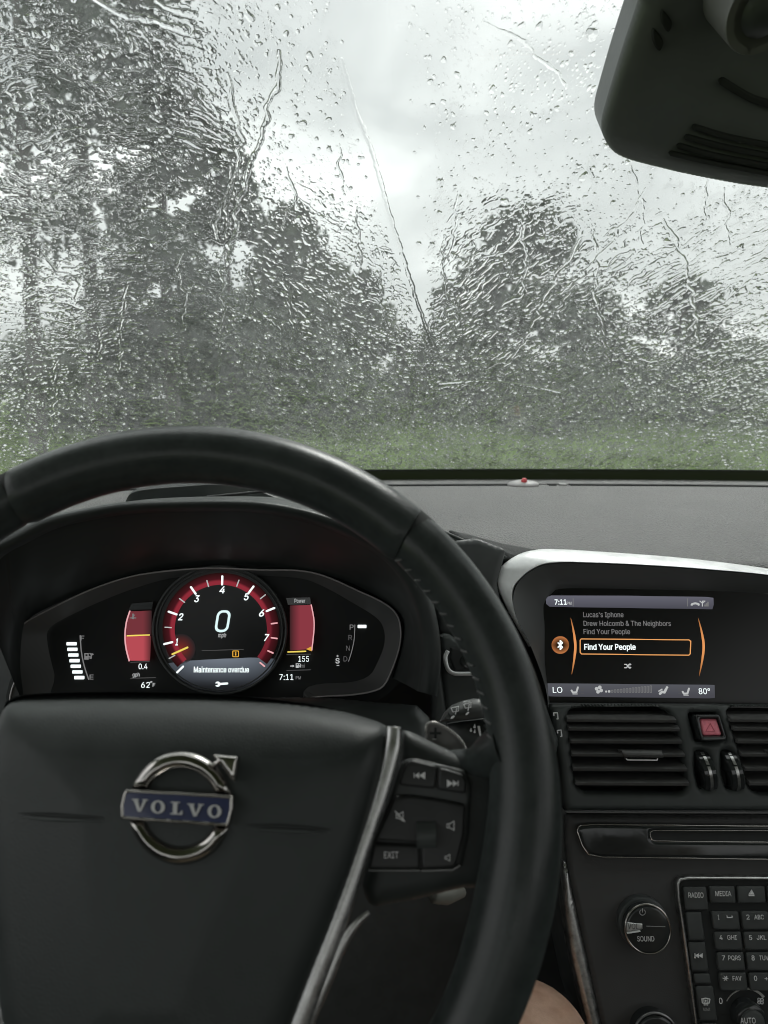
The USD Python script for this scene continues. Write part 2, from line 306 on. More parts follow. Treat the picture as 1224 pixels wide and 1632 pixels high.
TREES = [  # name, label, px, ytop, D, wpx, base, leaf, n, size, cone, trunk radius
 ('pine_tree', 'tall dark pine tree at the far left edge of the windscreen view', 55, -330, 15, 300, .34, 'leaf_dark', 2500, .080, .25, .20),
 ('pine_tree', 'tall dark pine tree second from the left with a bare lower trunk', 165, -420, 18, 330, .30, 'leaf_dark', 3000, .09, .25, .22),
 ('pine_tree', 'tall dense tree whose crown forms the right edge of the tall left group', 262, -10, 17, 270, .24, 'leaf_dark', 6000, .095, .45, .20),
 ('pine_tree', 'mid height tree standing just right of the tall left group', 372, 185, 21, 210, .10, 'leaf_dark', 4800, .10, .55, .15),
 ('leafy_tree', 'broad grey green tree sloping down towards the pale gap in the treeline', 470, 330, 26, 230, .04, 'leaf_mid', 6500, .13, .5, .15),
 ('leafy_tree', 'low leafy tree left of the pale gap behind the steering wheel top', 565, 440, 30, 210, .03, 'leaf_mid', 5500, .15, .45, .14),
 ('bush', 'small bush closing the foot of the pale gap in the treeline', 655, 560, 34, 150, .0, 'leaf_mid', 3000, .16, .3, .10),
 ('leafy_tree', 'tallest round crowned tree right of the pale gap in the treeline', 828, 338, 30, 255, .05, 'leaf_mid', 9000, .14, .12, .18),
 ('leafy_tree', 'loose pale tree leaning against the tallest right hand tree', 742, 440, 34, 190, .04, 'leaf_mid', 5000, .15, .4, .14),
 ('leafy_tree', 'mid height tree between the two highest right hand crowns', 950, 480, 33, 170, .04, 'leaf_mid', 5500, .15, .35, .14),
 ('leafy_tree', 'pointed tree below the black sensor housing', 1075, 446, 32, 190, .04, 'leaf_mid', 6000, .14, .45, .15),
 ('leafy_tree', 'pale low tree at the right edge of the windscreen view', 1200, 545, 36, 260, .0, 'leaf_pale', 6000, .16, .3, .14),
 ('bush', 'dense bush standing in front of the right hand trees', 900, 575, 27, 230, .0, 'leaf_mid', 5000, .12, .2, .08),
 ('bush', 'dense dark bush below the pointed tree', 1050, 580, 27, 220, .0, 'leaf_dark', 5000, .12, .2, .08),
 ('bush', 'dense bush below the tallest right hand tree', 770, 570, 28, 180, .0, 'leaf_mid', 4000, .12, .2, .08),
 ('bush', 'dense bush at the foot of the sloping left hand trees', 500, 545, 23, 240, .0, 'leaf_dark', 5000, .11, .2, .08),
 ('bush', 'undergrowth bush between the trunks of the tall left group', 300, 500, 24, 250, .0, 'leaf_dark', 6000, .11, .2, .08),
 ('bush', 'undergrowth bush behind the leftmost pine trunk', 90, 520, 25, 300, .0, 'leaf_mid', 6000, .11, .2, .08),
 ('bush', 'dense bush at the right end of the treeline', 1190, 600, 28, 200, .0, 'leaf_mid', 4000, .12, .2, .08),
]
for i, (nm, lb, px, yt, D, w, bs, lf, n, sz, co, tr) in enumerate(TREES):
    tree(nm, lb, px, yt, D, w, bs, lf, n, sz, 100 + i, clumps=60 if n > 6000 else 40, cone=co, trunk_r=tr)

# ---------------------------------------------------------------- windscreen: glass, then the rain on it
ALPHA = math.radians(33.5); XC = .25
def glass_at(x, t, h=0.0):
    """the outer face of the windscreen at x, t metres up the slope, h metres outwards"""
    x, t, h = np.broadcast_arrays(np.asarray(x, float), t, h)
    q = (x - XC) / .8; yb = 1.275 - .105 * q * q
    n = np.stack([.105 * 2 * q / .8 * math.sin(ALPHA), np.full(x.shape, math.sin(ALPHA)), np.full(x.shape, math.cos(ALPHA))], -1); n /= np.linalg.norm(n, axis=-1, keepdims=True)
    P = np.stack([x, yb - t * math.cos(ALPHA), CAM[2] - .118 + t * math.sin(ALPHA)], -1)
    return P + n * h[..., None], n
xs, ts = np.linspace(-.72, 1.22, 60), np.linspace(-.09, 1.02, 12)
X, T = np.meshgrid(xs, ts, indexing='ij')
def sheet(X, T, h):
    P = glass_at(X, T, h)[0]; return P
def shell(X, T, h0, h1):
    """a closed sheet of glass between two offsets"""
    a, b = sheet(X, T, h0), sheet(X, T, h1); n0, n1 = X.shape; N = n0 * n1; I = np.arange(N).reshape(n0, n1)
    f = np.vstack([np.c_[I[:-1, :-1].ravel(), I[1:, :-1].ravel(), I[1:, 1:].ravel()], np.c_[I[:-1, :-1].ravel(), I[1:, 1:].ravel(), I[:-1, 1:].ravel()]])
    e = np.r_[I[:-1, 0], I[-1, :-1], I[:0:-1, -1], I[0, :0:-1]]; e1 = np.roll(e, -1)
    F = np.vstack([f, f[:, ::-1] + N, np.c_[e, e1, e + N], np.c_[e1, e1 + N, e + N]])
    return trimesh.Trimesh(np.vstack([a.reshape(-1, 3), b.reshape(-1, 3)]), F, process=False)
ws = thing('windscreen', 'sloping clear windscreen glass with black band along its lower edge', 'windscreen', glass_at(XC, 0.)[0])
add(ws, 'pane', shell(X, T, -.0045, 0.0), M['pane'], 30)
xf, tf = np.meshgrid(xs, np.linspace(-.088, .0145, 3), indexing='ij')
add(ws, 'black_edge_band', shell(xf, tf, -.0065, -.0050), M['deep'], 30)

# the rain: a height field of water on the outer face, kept only where there is water
def build_rain():
    rg = np.random.default_rng(5)
    nt, nx = 800, 1400
    v = np.linspace(0, 1, nt); tt = .005 + .845 * (v * 1.35 - .35 * v * v)      # finer towards the top, which is nearer the driver
    half = .66 - .32 * (tt / .85); mid = .02
    U = np.linspace(-1, 1, nx)
    Xg = mid + half[:, None] * U[None, :]; Tg = np.repeat(tt[:, None], nx, 1)
    px, py = project(glass_at(Xg, Tg)[0])
    x, t = Xg * 1000, Tg * 1000                                                # millimetres on the glass
    sm = lambda a, lo, hi: np.clip((a - lo) / (hi - lo), 0, 1) ** 2 * (3 - 2 * np.clip((a - lo) / (hi - lo), 0, 1))
    N = lambda a, b, s: meshkit.noise(np.stack([a, b, np.zeros_like(a)], -1), s)
    wx, wt = (N(x / 9, t / 9, 1) - .5), (N(x / 9, t / 9, 2) - .5)
    Wx, Wt = N(x / 46, t / 46, 11) - .5, N(x / 46, t / 46, 12) - .5
    pm, pm2 = meshkit.fbm(np.stack([x / 34, t / 26, 0 * x], -1), 2, 15), N(x / 18, t / 18, 16)
    big = meshkit.fbm(np.stack([x / 70, t / 70, 0 * x], -1), 3, 3)
    # where the wiper has swept: a smooth wedge between two arcs, and an almost dry upper middle
    wl = 545 + (py - 90) * (.12 + .00042 * (py - 90)); wl = np.where(py < 90, 545 - .25 * (90 - py), wl)
    wr = 1010 - .9 * np.clip(py, 0, 200) - (np.clip(py, 200, 560) - 200) * .38
    wr = np.where(py < 200, 650 + .22 * py, 694 + (py - 200) * .03)
    clear = sm(px, wl - 6, wl + 8) * (1 - sm(px, wr - 45, wr + 35)) * (1 - sm(py, 500, 560))
    clear = np.maximum(clear, sm(px, wl - 6, wl + 20) * (1 - sm(py, 60, 190)) * (1 - .75 * sm(px, 620, 720)))
    wet = 1 - clear
    left = 1 - sm(px, 300, 380); right = sm(px, 640, 720); midd = (1 - left) * (1 - right)
    low = sm(py, 430, 640)
    H = np.zeros_like(x)
    def film(ang, la, lb, seed, thr, amp, warp=6.):
        c, s = math.cos(ang), math.sin(ang); a, b = x + warp * wx + 18 * Wx, t + warp * wt + 18 * Wt
        p, q = (a * c + b * s) / la, (-a * s + b * c) / lb
        n = .62 * N(p, q, seed) + .28 * N(p * 2.1 + 7, q * 2.1, seed + 1) + .10 * N(p * 4.3, q * 4.3 + 3, seed + 2)
        return amp * (.45 + 1.1 * pm2) * np.sqrt(np.clip(n - thr - .26 * (pm - .5), 0, 1))
    # streaks lying across the glass on the left, slanting films in the middle and on the right
    upper_sky = sm(px, 330, 420) * (1 - sm(py, 250, 420))
    thrL = .56 - .05 * (big - .5)
    H = np.maximum(H, left * wet * (1 - .75 * low) * film(.05, 8.5, 2.9, 20, .625, 1.8, 6) )
    H = np.maximum(H, left * wet * (1 - .6 * low) * sm(big, .40, .62) * film(-.12, 20, 2.6, 30, .645, 1.9, 4))
    H = np.maximum(H, midd * wet * (1 - .9 * upper_sky) * film(-.55, 6.5, 2.9, 40, .645, 1.8))
    H = np.maximum(H, right * wet * sm(py, 250, 420) * film(.75, 9, 3.2, 50, .625, 1.8))
    H = np.maximum(H, right * wet * sm(py, 300, 420) * (1 - low) * film(.95, 22, 3.4, 60, .65, 1.7))
    H = np.maximum(H, low * (1 - .6 * left) * film(-.1, 4.5, 6.5, 70, .68, 1.8, 3))
    H = np.where(H > .06, H - .06, 0)
    # drops
    def drops(n, rlo, rhi, dens, seed, flatness=.36, jag=.22):
        r_ = np.random.default_rng(seed)
        ii = r_.integers(2, nt - 2, n * 3); jj = r_.integers(2, nx - 2, n * 3)
        keep = r_.random(n * 3) < dens[ii, jj]; ii, jj = ii[keep][:n], jj[keep][:n]
        R = rlo * (rhi / rlo) ** (r_.random(len(ii)) ** 1.7)
        st = np.gradient(tt) * 1000; sx = 2 * half / (nx - 1) * 1000
        for i, j, R_, e, a, ph in zip(ii, jj, R, r_.random(len(ii)), r_.normal(0, .5, len(ii)), r_.random(len(ii)) * 6.28):
            m, k = int(R_ * 1.9 / st[i]) + 2, int(R_ * 1.9 / sx[i]) + 2
            s = np.s_[max(i - m, 0):i + m + 1, max(j - k, 0):j + k + 1]
            dx, dt = x[s] - x[i, j], t[s] - t[i, j]
            dt = np.where(dt > 0, dt * .8, dt * 1.05)                            # a tail pointing up the slope
            c_, s_ = math.cos(a), math.sin(a); u, w = dx * c_ + dt * s_, (-dx * s_ + dt * c_) * (.8 + .5 * e)
            an = np.arctan2(w, u); q = np.hypot(u, w) / (R_ * (1 + jag * np.sin(2 * an + ph) * e + .12 * np.sin(3 * an + 2 * ph)))
            H[s] = np.maximum(H[s], flatness * 1.9 * R_ * np.sqrt(np.clip(1 - q * q, 0, 1)) * (.75 + .25 * np.clip(1 - q * q, 0, 1)))
    skyish = sm(px, 380, 460) * (1 - sm(py, 330, 560)); 
    patch = sm(meshkit.fbm(np.stack([x / 28, t / 28, 0 * x], -1), 3, 8), .40, .60)
    open_ = np.clip(wet * (.30 + .70 * patch), 0, 1)
    drops(24000, .38, .85, open_ * (1 - .1 * skyish), 1, .22)
    drops(8500, .75, 1.7, open_ * (1 - .15 * skyish), 6, .27)
    drops(2600, 1.1, 2.6, np.clip(wet * (.25 + .75 * patch) * (1 - .35 * skyish) + .012, 0, 1), 2, .27)
    drops(4600, 1.1, 2.9, np.clip(low * .9 + .06 * (1 - skyish) * wet, 0, 1), 3, .34)
    drops(330, 2.2, 4.4, np.clip(wet * (1 - .60 * skyish), 0, 1), 4, .24, .4)
    # runnels: long trails of water, each following its own line
    Lab = np.zeros(x.shape, int)
    def runnel(pts, w, amp, wob=1.6, rough=1.0, lab=0):
        nonlocal H
        c = curve(pts, 14); q, r2 = [], []
        ij = []
        for a, b in c:
            d = np.abs(py[:, nx // 2] - b); i = int(np.argmin(np.abs(np.take_along_axis(py, np.argmin(np.abs(px - a), 1)[:, None], 1)[:, 0] - b))); j = int(np.argmin(np.abs(px[i] - a)))
            ij.append((x[i, j], t[i, j]))
        L = np.array(ij); L = resample(L, 1.2, closed=False); k = np.arange(len(L))
        L = L + np.c_[wob * (meshkit.noise(np.stack([k / 9., 0 * k, 0 * k], -1), len(pts)) - .5) * 3, 0 * k]
        from scipy.spatial import cKDTree
        lo, hi = L.min(0) - 8, L.max(0) + 8
        sel = (x > lo[0]) & (x < hi[0]) & (t > lo[1]) & (t < hi[1])
        d, idx = cKDTree(L).query(np.c_[x[sel], t[sel]], distance_upper_bound=8)
        ww = w * (1 - .6 * rough + 1.15 * rough * meshkit.noise(np.stack([np.arange(len(L) + 1) / 5., np.zeros(len(L) + 1), np.zeros(len(L) + 1)], -1), 3))[np.minimum(idx, len(L))]
        near = np.where(np.isfinite(d), amp * np.sqrt(np.clip(1 - (d / ww) ** 2, 0, 1)), 0)
        if lab: q = Lab[sel]; q[near > .05] = lab; Lab[sel] = q
        H[sel] = np.maximum(H[sel] * np.where(d < 2.2 * w, .15, 1), near)
    RUNS = [([(446, 82), (440, 130), (424, 190), (404, 250), (386, 310), (370, 380), (366, 420)], 2.4, 1.6), ([(366, 118), (372, 165), (384, 215), (378, 260), (352, 330), (342, 380)], 1.8, 1.1),
            ([(150, -6), (190, 20), (246, 34), (292, 48)], 3.0, 1.6), ([(255, 2), (272, 14), (312, 24)], 2.4, 1.3), ([(462, 268), (468, 320), (450, 352), (440, 368)], 1.2, .9),
            ([(545, 95), (562, 160), (592, 240), (618, 330), (642, 410), (668, 490), (690, 552)], 2.4, .42), ([(778, 36), (830, 66), (866, 98), (905, 140)], 1.6, .8),
            ([(1062, 350), (1094, 430), (1106, 480), (1110, 545)], 1.5, 1.0), ([(1034, 300), (1000, 350), (930, 440), (880, 500)], 1.6, .7), ([(700, 612), (760, 608), (830, 614), (897, 626)], 2.4, 1.2),
            ([(930, 380), (880, 450), (850, 520), (800, 590)], 1.5, .9), ([(760, 400), (735, 470), (722, 545)], 1.6, 1.0), ([(70, 392), (84, 430), (118, 440), (122, 480)], 1.3, 1.0),
            ([(352, 420), (355, 520), (346, 600), (340, 660)], 1.2, .9)]
    rq = np.random.default_rng(21)
    for k_ in range(26):                                                      # thin trickles running down between the drops
        a0, b0 = rq.uniform(10, 1210), rq.uniform(230, 600); ln = rq.uniform(50, 150); sl = rq.normal(0, .12); runnel([(a0 + sl * ln * f + rq.normal(0, 3), b0 + ln * f) for f in np.linspace(0, 1, 5)], rq.uniform(.8, 1.4), rq.uniform(.5, .9), 2.2, 1.0)
    NAMED = {0: 'longest water runnel, a bright slanting line down the right edge of the tall left trees', 1: 'shorter forked water runnel just left of the longest one', 2: 'thick bright water streak lying across the top left of the windscreen',
             5: 'thin straight water line running down to the pale gap in the treeline', 6: 'pale slanting water streak left of the black sensor housing', 7: 'wavy water runnel crossing the pointed tree on the right', 9: 'pale nearly level streak, built as water, low on the glass right of the pale gap'}  # the low level streak is an unidentified pale line built as water
    for k_, (p_, w_, a_) in enumerate(RUNS): runnel(p_, w_ * .9, a_ * .95, *{0: (2.2, .6), 1: (1.8, .6), 5: (.4, .5), 9: (.3, .8)}.get(k_, (2.4, 1.0)), lab=k_ + 1 if k_ in NAMED else 0)
    # fine ripples on the larger films
    H = np.where(H > 0, H * (.8 + .4 * N(x / 2.2, t / 2.2, 90)), 0)
    H = H * (1 - sm(np.abs(U)[None, :], .985, 1.0)); H[[0, -1], :] = 0; H[:, [0, -1]] = 0
    H = np.where(H > .03, H, 0) / 1000
    wetc = (H[:-1, :-1] > 0) | (H[1:, :-1] > 0) | (H[1:, 1:] > 0) | (H[:-1, 1:] > 0)
    P, nrm = glass_at(Xg, Tg, .0006 + H)
    Pb, _ = glass_at(Xg, Tg, .0006)
    Xu = np.gradient(P, axis=1); Xv = np.gradient(P, axis=0); Nn = np.cross(Xu, Xv); Nn /= np.linalg.norm(Nn, axis=-1, keepdims=True)
    Nn *= np.sign((Nn * nrm).sum(-1, keepdims=True))
    I = np.arange(nt * nx).reshape(nt, nx); a, b, c, d = I[:-1, :-1][wetc], I[:-1, 1:][wetc], I[1:, 1:][wetc], I[1:, :-1][wetc]
    F0 = np.vstack([np.c_[a, c, b], np.c_[a, d, c]]); own = np.tile(np.maximum.reduce([Lab[:-1, :-1], Lab[1:, 1:], Lab[:-1, 1:], Lab[1:, :-1]])[wetc], 2)
    for lab in [0] + [k + 1 for k in NAMED]:
        used, inv = np.unique(F0[own == lab], return_inverse=True); F = inv.reshape(-1, 3); m = len(used)
        if m < 4: continue
        V = np.vstack([P.reshape(-1, 3)[used], Pb.reshape(-1, 3)[used]]); NN = np.vstack([Nn.reshape(-1, 3)[used], -nrm.reshape(-1, 3)[used]])
        FF = np.vstack([F, F[:, ::-1] + m])
        print('rain', lab, 'triangles', len(FF))
        path = numbered('/World', 'water_runnel' if lab else 'rain_water')
        g = UsdGeom.Mesh.Define(stage, path)
        g.CreatePointsAttr(Vt.Vec3fArray.FromNumpy(V.astype(np.float32))); g.CreateFaceVertexCountsAttr(Vt.IntArray.FromNumpy(np.full(len(FF), 3, np.int32))); g.CreateFaceVertexIndicesAttr(Vt.IntArray.FromNumpy(FF.astype(np.int32).ravel()))
        g.CreateSubdivisionSchemeAttr('none'); g.CreateNormalsAttr(Vt.Vec3fArray.FromNumpy(NN.astype(np.float32))); g.SetNormalsInterpolation('vertex')
        UsdShade.MaterialBindingAPI.Apply(g.GetPrim()).Bind(M['water'])
        if lab: tag(path, NAMED[lab - 1], 'water runnel', 'water runnels on the windscreen')
        else: tag(path, 'clear raindrops and films of water all over the windscreen', 'raindrops', kind='stuff')
build_rain()
# ---------------------------------------------------------------- lettering
TEXTS = {}
def text(parent, name, plane, s, px, py, cap, m, h, width=None, bold=False, shear=0.0, align='c', label=None, rot=0.0, depth=.0003):
    """lettering on a plane: centred at (px, py), capitals cap photo pixels tall, optionally width pixels wide"""
    if (s, bold) not in TEXTS: TEXTS[(s, bold)] = meshkit.text_mesh(s, 1.0, depth=1.0, bold=bold)
    t = TEXTS[(s, bold)].copy(); k = plane.scale(px, py, h)
    v = t.vertices; v[:, 0] += shear * v[:, 1]; v[:, 0] -= v[:, 0].min() if align != 'c' else (v[:, 0].min() + v[:, 0].max()) / 2
    v[:, 1] -= .5; w = np.ptp(v[:, 0]); sx = (width / w if width else cap) * k
    v[:, 0] *= sx; v[:, 1] *= cap * k; v[:, 2] = h + v[:, 2] * depth
    if rot: c, q = math.cos(rot), math.sin(rot); v[:, :2] = v[:, :2] @ np.array([[c, q], [-q, c]])
    v[:, :2] += plane.loc(px, py, h); t.vertices = v
    return add(parent, name, plane.mesh(t), m, False, label)
def plate(parent, name, plane, pl, m, h0, h1, label=None, smooth=35):
    """a flat piece with its outline given in photo pixels (or as a ready polygon on the plane)"""
    return add(parent, name, plane.mesh(flat(pl if hasattr(pl, 'geom_type') else plane.poly(pl, h1), h0, h1)), m, smooth, label)
def puff(parent, name, plane, pl, m, h0, H, r, label=None, **k):
    return add(parent, name, plane.mesh(pillow(pl if hasattr(pl, 'geom_type') else plane.poly(pl, h0 + k.get('wall', 0)), h0, H, r, **k)), m, 50, label)
def line(plane, pts, w, h):
    """a stroke along photo points, w photo pixels wide"""
    return stroke(plane.pts(pts, h), w * plane.scale(*pts[0], h))
def glowplate(parent, name, plane, pl, h, color, n=None):
    """a display area whose light varies: color(px, py) gives rgb"""
    q = Polygon(pl); x0, y0, x1, y1 = q.bounds; st = max((x1 - x0), (y1 - y0)) / 26
    g = np.stack(np.meshgrid(np.arange(x0, x1 + st, st), np.arange(y0, y1 + st, st)), -1).reshape(-1, 2)
    b = resample(np.array(q.exterior.coords)[:-1], st); A = np.vstack([b, g[shapely.contains_xy(q.buffer(-st * .4), g[:, 0], g[:, 1])]])
    F = Delaunay(A + RNG.normal(0, st * 1e-3, A.shape)).simplices; c = A[F].mean(1); F = F[shapely.contains_xy(q.buffer(.01), c[:, 0], c[:, 1])]
    L = plane.pts(A, h); V = plane.world(np.c_[L, np.full(len(L), h)])
    nn = np.cross(V[F[:, 1]] - V[F[:, 0]], V[F[:, 2]] - V[F[:, 0]]) @ plane.n; F[nn < 0] = F[nn < 0][:, ::-1]
    return colored(parent, name, V, F, np.array([color(x, y) for x, y in A]), M['display'])
lerp = lambda a, b, t: np.asarray(a) + (np.asarray(b) - np.asarray(a)) * min(max(t, 0), 1)

# ---------------------------------------------------------------- dashboard
DB = at(860, 900, .70)
dash = thing('dashboard', 'dark grained car dashboard under the windscreen, grey on top with a black instrument hood', 'dashboard', DB)
ZR, ZF = CAM[2] - .1360, CAM[2] - .152
xd = np.linspace(-.78, 1.24, 102); rows = []
front = np.interp(xd, [-.8, .05, .10, .155, .40, 1.25], [.74, .74, .73, .715, .695, .69])
rear = 1.262 - .105 * ((xd - XC) / .8) ** 2
for k, s in enumerate(np.linspace(0, 1, 26)):
    y = rear * (1 - s) + front * s; z = ZR + (ZF - ZR) * s ** 2 + .006 * np.sin(math.pi * s)
    rows.append(np.c_[xd, y, np.full(len(xd), z)])
for a in np.linspace(.2, 1, 5) * math.pi / 2: rows.append(np.c_[xd, front - .016 * np.sin(a), np.full(len(xd), ZF - .016 * (1 - np.cos(a)))])
rows.append(np.c_[xd, front - .014, np.full(len(xd), ZF - .07)])
add(dash, 'dash_top', loft(rows[::-1]), M['dash'], 40)
# the strip at the foot of the glass: a lip, then the defroster slot in three pieces, with the sensor dome in the gap
xa = np.linspace(-.75, 1.2, 80); yr = lambda x, o: 1.262 - .105 * ((x - XC) / .8) ** 2 - o
def ribbon(x, o0, o1, z0, z1):
    p = [np.c_[x, yr(x, o0), np.full(len(x), z0)], np.c_[x, yr(x, o0), np.full(len(x), z1)], np.c_[x, yr(x, o1), np.full(len(x), z1)], np.c_[x, yr(x, o1), np.full(len(x), z0)]]
    return loft(p[::-1])
add(dash, 'rear_lip', ribbon(xa, -.004, .066, ZR - .01, ZR + .0035), mat('lip_plastic', (.115, .115, .113), .5, bump=('noise', 1200, .0003)), 30)
for a, b in ((-.6, .205), (.262, .274), (.296, 1.1)):
    x = np.linspace(a, b, 40); add(dash, 'defroster_slot', ribbon(x, .074, .086, ZR - .002, ZR + .0047), M['deep'], 30)
sd = at(834, 768, 1.175); dm = trimesh.creation.icosphere(3, 1.0); dm.apply_scale([.025, .022, .008]); dm.apply_translation([sd[0], sd[1], ZR + .004])
sens = add(dash, 'sensor_dome', dm, mat('pale_grey_plastic', (.34, .33, .33), .4), True, 'pale grey dome with a red lamp near the windscreen')
rl = trimesh.creation.icosphere(3, .0048); rl.apply_translation([sd[0] - .001, sd[1] - .012, ZR + .0115]); add(sens, 'alarm_lamp', rl, mat('red_lens', (.55, .07, .08), .25), True)
for a, b in ((.213, .222), (.279, .290)):
    add(dash, 'slot_bridge', ribbon(np.linspace(a, b, 4), .072, .090, ZR - .002, ZR + .0052), mat('pale_bridge_plastic', (.28, .28, .27), .5), 30)

# fascia: the plane of the centre stack, and the dark panel behind the wheel
ST = Plane(CAM + np.array([.28, .657, -.204]), 20)
BK = Plane(CAM + np.array([-.2, .735, -.25]), 14)
fas = BK.mesh(flat(sbox(-.6, -.62, .40, .075), -.02, 0)); add(dash, 'lower_fascia', fas, M['black'], 30)
# fascia right of the instruments: two panels with a seam, the chrome edged key slot in one
FP = Plane(CAM + np.array([.07, .640, -.215]), 18)
puff(dash, 'fascia_panel', FP, [(668, 960), (697, 985), (697, 1015), (702, 1060), (713, 1135), (716, 1190), (690, 1200), (688, 1100), (678, 1010)], M['plastic'], -.03, .004, .004, wall=.03)
puff(dash, 'fascia_panel', FP, [(699, 1012), (712, 1008), (760, 1040), (860, 1100), (890, 1180), (880, 1240), (718, 1200), (704, 1075)], M['plastic'], -.03, .005, .005, wall=.03)
# piece between the hood and the screen surround
puff(dash, 'fascia_panel', FP, [(690, 930), (722, 862), (760, 858), (806, 876), (800, 900), (792, 930), (800, 975), (830, 1020), (860, 1090), (740, 1030), (700, 1008)], M['black'], -.05, .004, .006, wall=.04)
EF = Plane(at(800, 876, .705), 62)
puff(dash, 'edge_fabric', EF, [(716, 846), (745, 852), (800, 867), (866, 879), (850, 890), (818, 892), (775, 878), (735, 862)], mat('ribbed_cloth', (.085, .087, .086), .8, bump=('noise', 700, .0006)), -.02, .003, .004, wall=.02)
tk = np.array([at(708, 848, .690), at(735, 860, .688), at(770, 874, .686), at(800, 886, .684), at(806, 889, .684)]); add(dash, 'edge_highlight_strip', tube(curve(tk, 6), .0016, 10), M['plastic'], True)  # thin tube added for the highlight line along the panel edge

# instrument hood: a shroud from the instruments to a lip, and over the top back to the dash
CL = Plane(at(340, 1010, .615), 12)
LIP = Plane(at(340, 800, .535), 6)
lip_px = curve([(-70, 930), (-30, 878), (18, 850), (68, 826), (130, 811), (205, 800), (340, 796), (430, 800), (520, 820), (600, 856), (655, 900), (690, 965), (702, 1040), (696, 1110)], 7)
out_px = curve([(40, 1130), (34, 1060), (36, 1010), (48, 985), (90, 962), (150, 936), (240, 910), (340, 900), (450, 905), (540, 922), (610, 956), (640, 985), (641, 1020), (625, 1080)], 7)
n_ = len(lip_px)
c_in = np.array([CL.world(np.r_[CL.loc(x, y, .004), .004][None])[0] for x, y in out_px])
def lipw(scale, h):
    P = []
    L = LIP.pts(lip_px, h); c = LIP.loc(340, 1010, h)
    return LIP.world(np.c_[c + (L - c) * scale, np.full(n_, h)])
mid = .45 * c_in + .55 * lipw(.985, 0)
hood = [c_in, .75 * c_in + .25 * lipw(.93, 0) , .45 * c_in + .55 * lipw(.925, 0), lipw(.912, -.012)]
lp = [lipw(.915, -.006), lipw(.925, .0), lipw(.945, .004), lipw(.968, .0055), lipw(.986, .0050), lipw(.997, .0015), lipw(1.002, -.006)]
topz = lipw(1.0, 0)[:, 2]
def back(y, f):
    P = lipw(1.004 + .02 * f, -.01); d = (P[:, 2] - (CAM[2] - .30)) / (.30 - .07)
    P[:, 1] = y; P[:, 2] = P[:, 2] - f * np.clip(P[:, 2] - (CAM[2] - .150), 0, None); return P
sk = [back(.62, .10), back(.70, .3), back(.80, .6), back(.90, .85), back(1.0, 1.05)]
add(dash, 'instrument_hood', loft(hood + lp + sk), M['pad'], 40, 'black hood arching over the instruments')
# slim raised housing on top of the hood
hp = [at(200, 796, .80), at(218, 780, .80), at(300, 772, .82), at(352, 770, .82), at(405, 778, .80), at(450, 796, .79)]
wl = [p + np.array([0, o, z]) for o, z in ((0, 0),) for p in hp]
a_ = curve(wl, 5); b_ = a_ + [0, .10, -.004]; lo = a_.copy(); lo[:, 2] -= .03
add(dash, 'warning_light_housing', loft([lo, a_ - [0, 0, .002], a_ + [0, .003, 0], b_]), M['pad'], 40)
sl = curve([at(330, 792, .76), at(380, 787, .77), at(432, 783, .78), at(470, 790, .77)], 6); add(dash, 'warning_light_slot', tube(sl, .0035, 8, r2=.0015), M['deep'], True)
# column cover below the instruments
cc = [Plane(at(560, 1150, .60 - .09 * k), 24 ) for k in (0, 1)]
puff(dash, 'column_cover', Plane(at(560, 1140, .56), 40), [(150, 1104), (430, 1112), (520, 1112), (600, 1120), (664, 1124), (690, 1150), (690, 1230), (640, 1300), (150, 1300)], M['plastic'], -.05, .012, .012, wall=.04)

# ---------------------------------------------------------------- instrument cluster
ic = thing('instrument_cluster', 'lit instrument cluster with a round rev counter and red bar displays behind the steering wheel', 'instrument cluster', CL.o)
face = curve([(58, 1140), (40, 1060), (37, 1012), (46, 993), (85, 971), (145, 942), (205, 921), (260, 911), (340, 905), (420, 908), (478, 909), (520, 918), (572, 941), (612, 960), (632, 978), (638, 1000), (637, 1025), (628, 1056), (614, 1086), (598, 1097), (560, 1104), (490, 1110), (430, 1140)], 5, True)
FPoly = CL.poly(face, 0); add(ic, 'face', CL.mesh(flat(FPoly.buffer(.010), -.012, -.004)), M['deep'], 30)
inner = CL.poly(curve([(108, 1140), (84, 1075), (72, 1020), (78, 1000), (108, 982), (160, 958), (215, 937), (270, 922), (340, 915), (420, 918), (478, 922), (515, 935), (560, 960), (600, 985), (612, 1005), (612, 1030), (600, 1060), (588, 1078), (560, 1088), (490, 1096), (440, 1140)], 5, True), 0)
# the sloping collar between the outer edge and the black face
def collar():
    a = resample(np.array(FPoly.exterior.coords)[:-1], .004); N = len(a)
    q = inner.exterior; b = []
    c = np.array(inner.centroid.coords[0])
    for p in a:
        l = LineString([c, c + (p - c) * 1.3]).intersection(q); b.append(np.array((l.geoms[0] if hasattr(l, 'geoms') else l).coords[0]) if not l.is_empty else p)
    return loft([CL.world(np.c_[a, np.full(N, .010)]), CL.world(np.c_[np.array(b), np.full(N, -.0035)])], True)
cm = collar(); 
add(ic, 'collar', cm, mat('collar_plastic', (.10, .103, .102), .42), 40)
ed = resample(np.array(FPoly.exterior.coords)[:-1], .004); add(ic, 'edge_trim', tube(CL.world(np.c_[ed, np.full(len(ed), .0105)]), .0007, 6, closed=True), mat('grey_edge', (.42, .40, .40), .35), True)
def ic_c(r, h, n=90): 
    c = CL.loc(350, 1004, h); a = np.linspace(0, 2 * np.pi, n, endpoint=False); k = CL.scale(350, 1004, h)
    return c, k
c0, k0 = ic_c(0, .006)
def ell(px0, py0, rx, ry, n=80):
    a = np.linspace(0, 2 * np.pi, n, endpoint=False); return np.c_[px0 + rx * np.cos(a), py0 + ry * np.sin(a)]
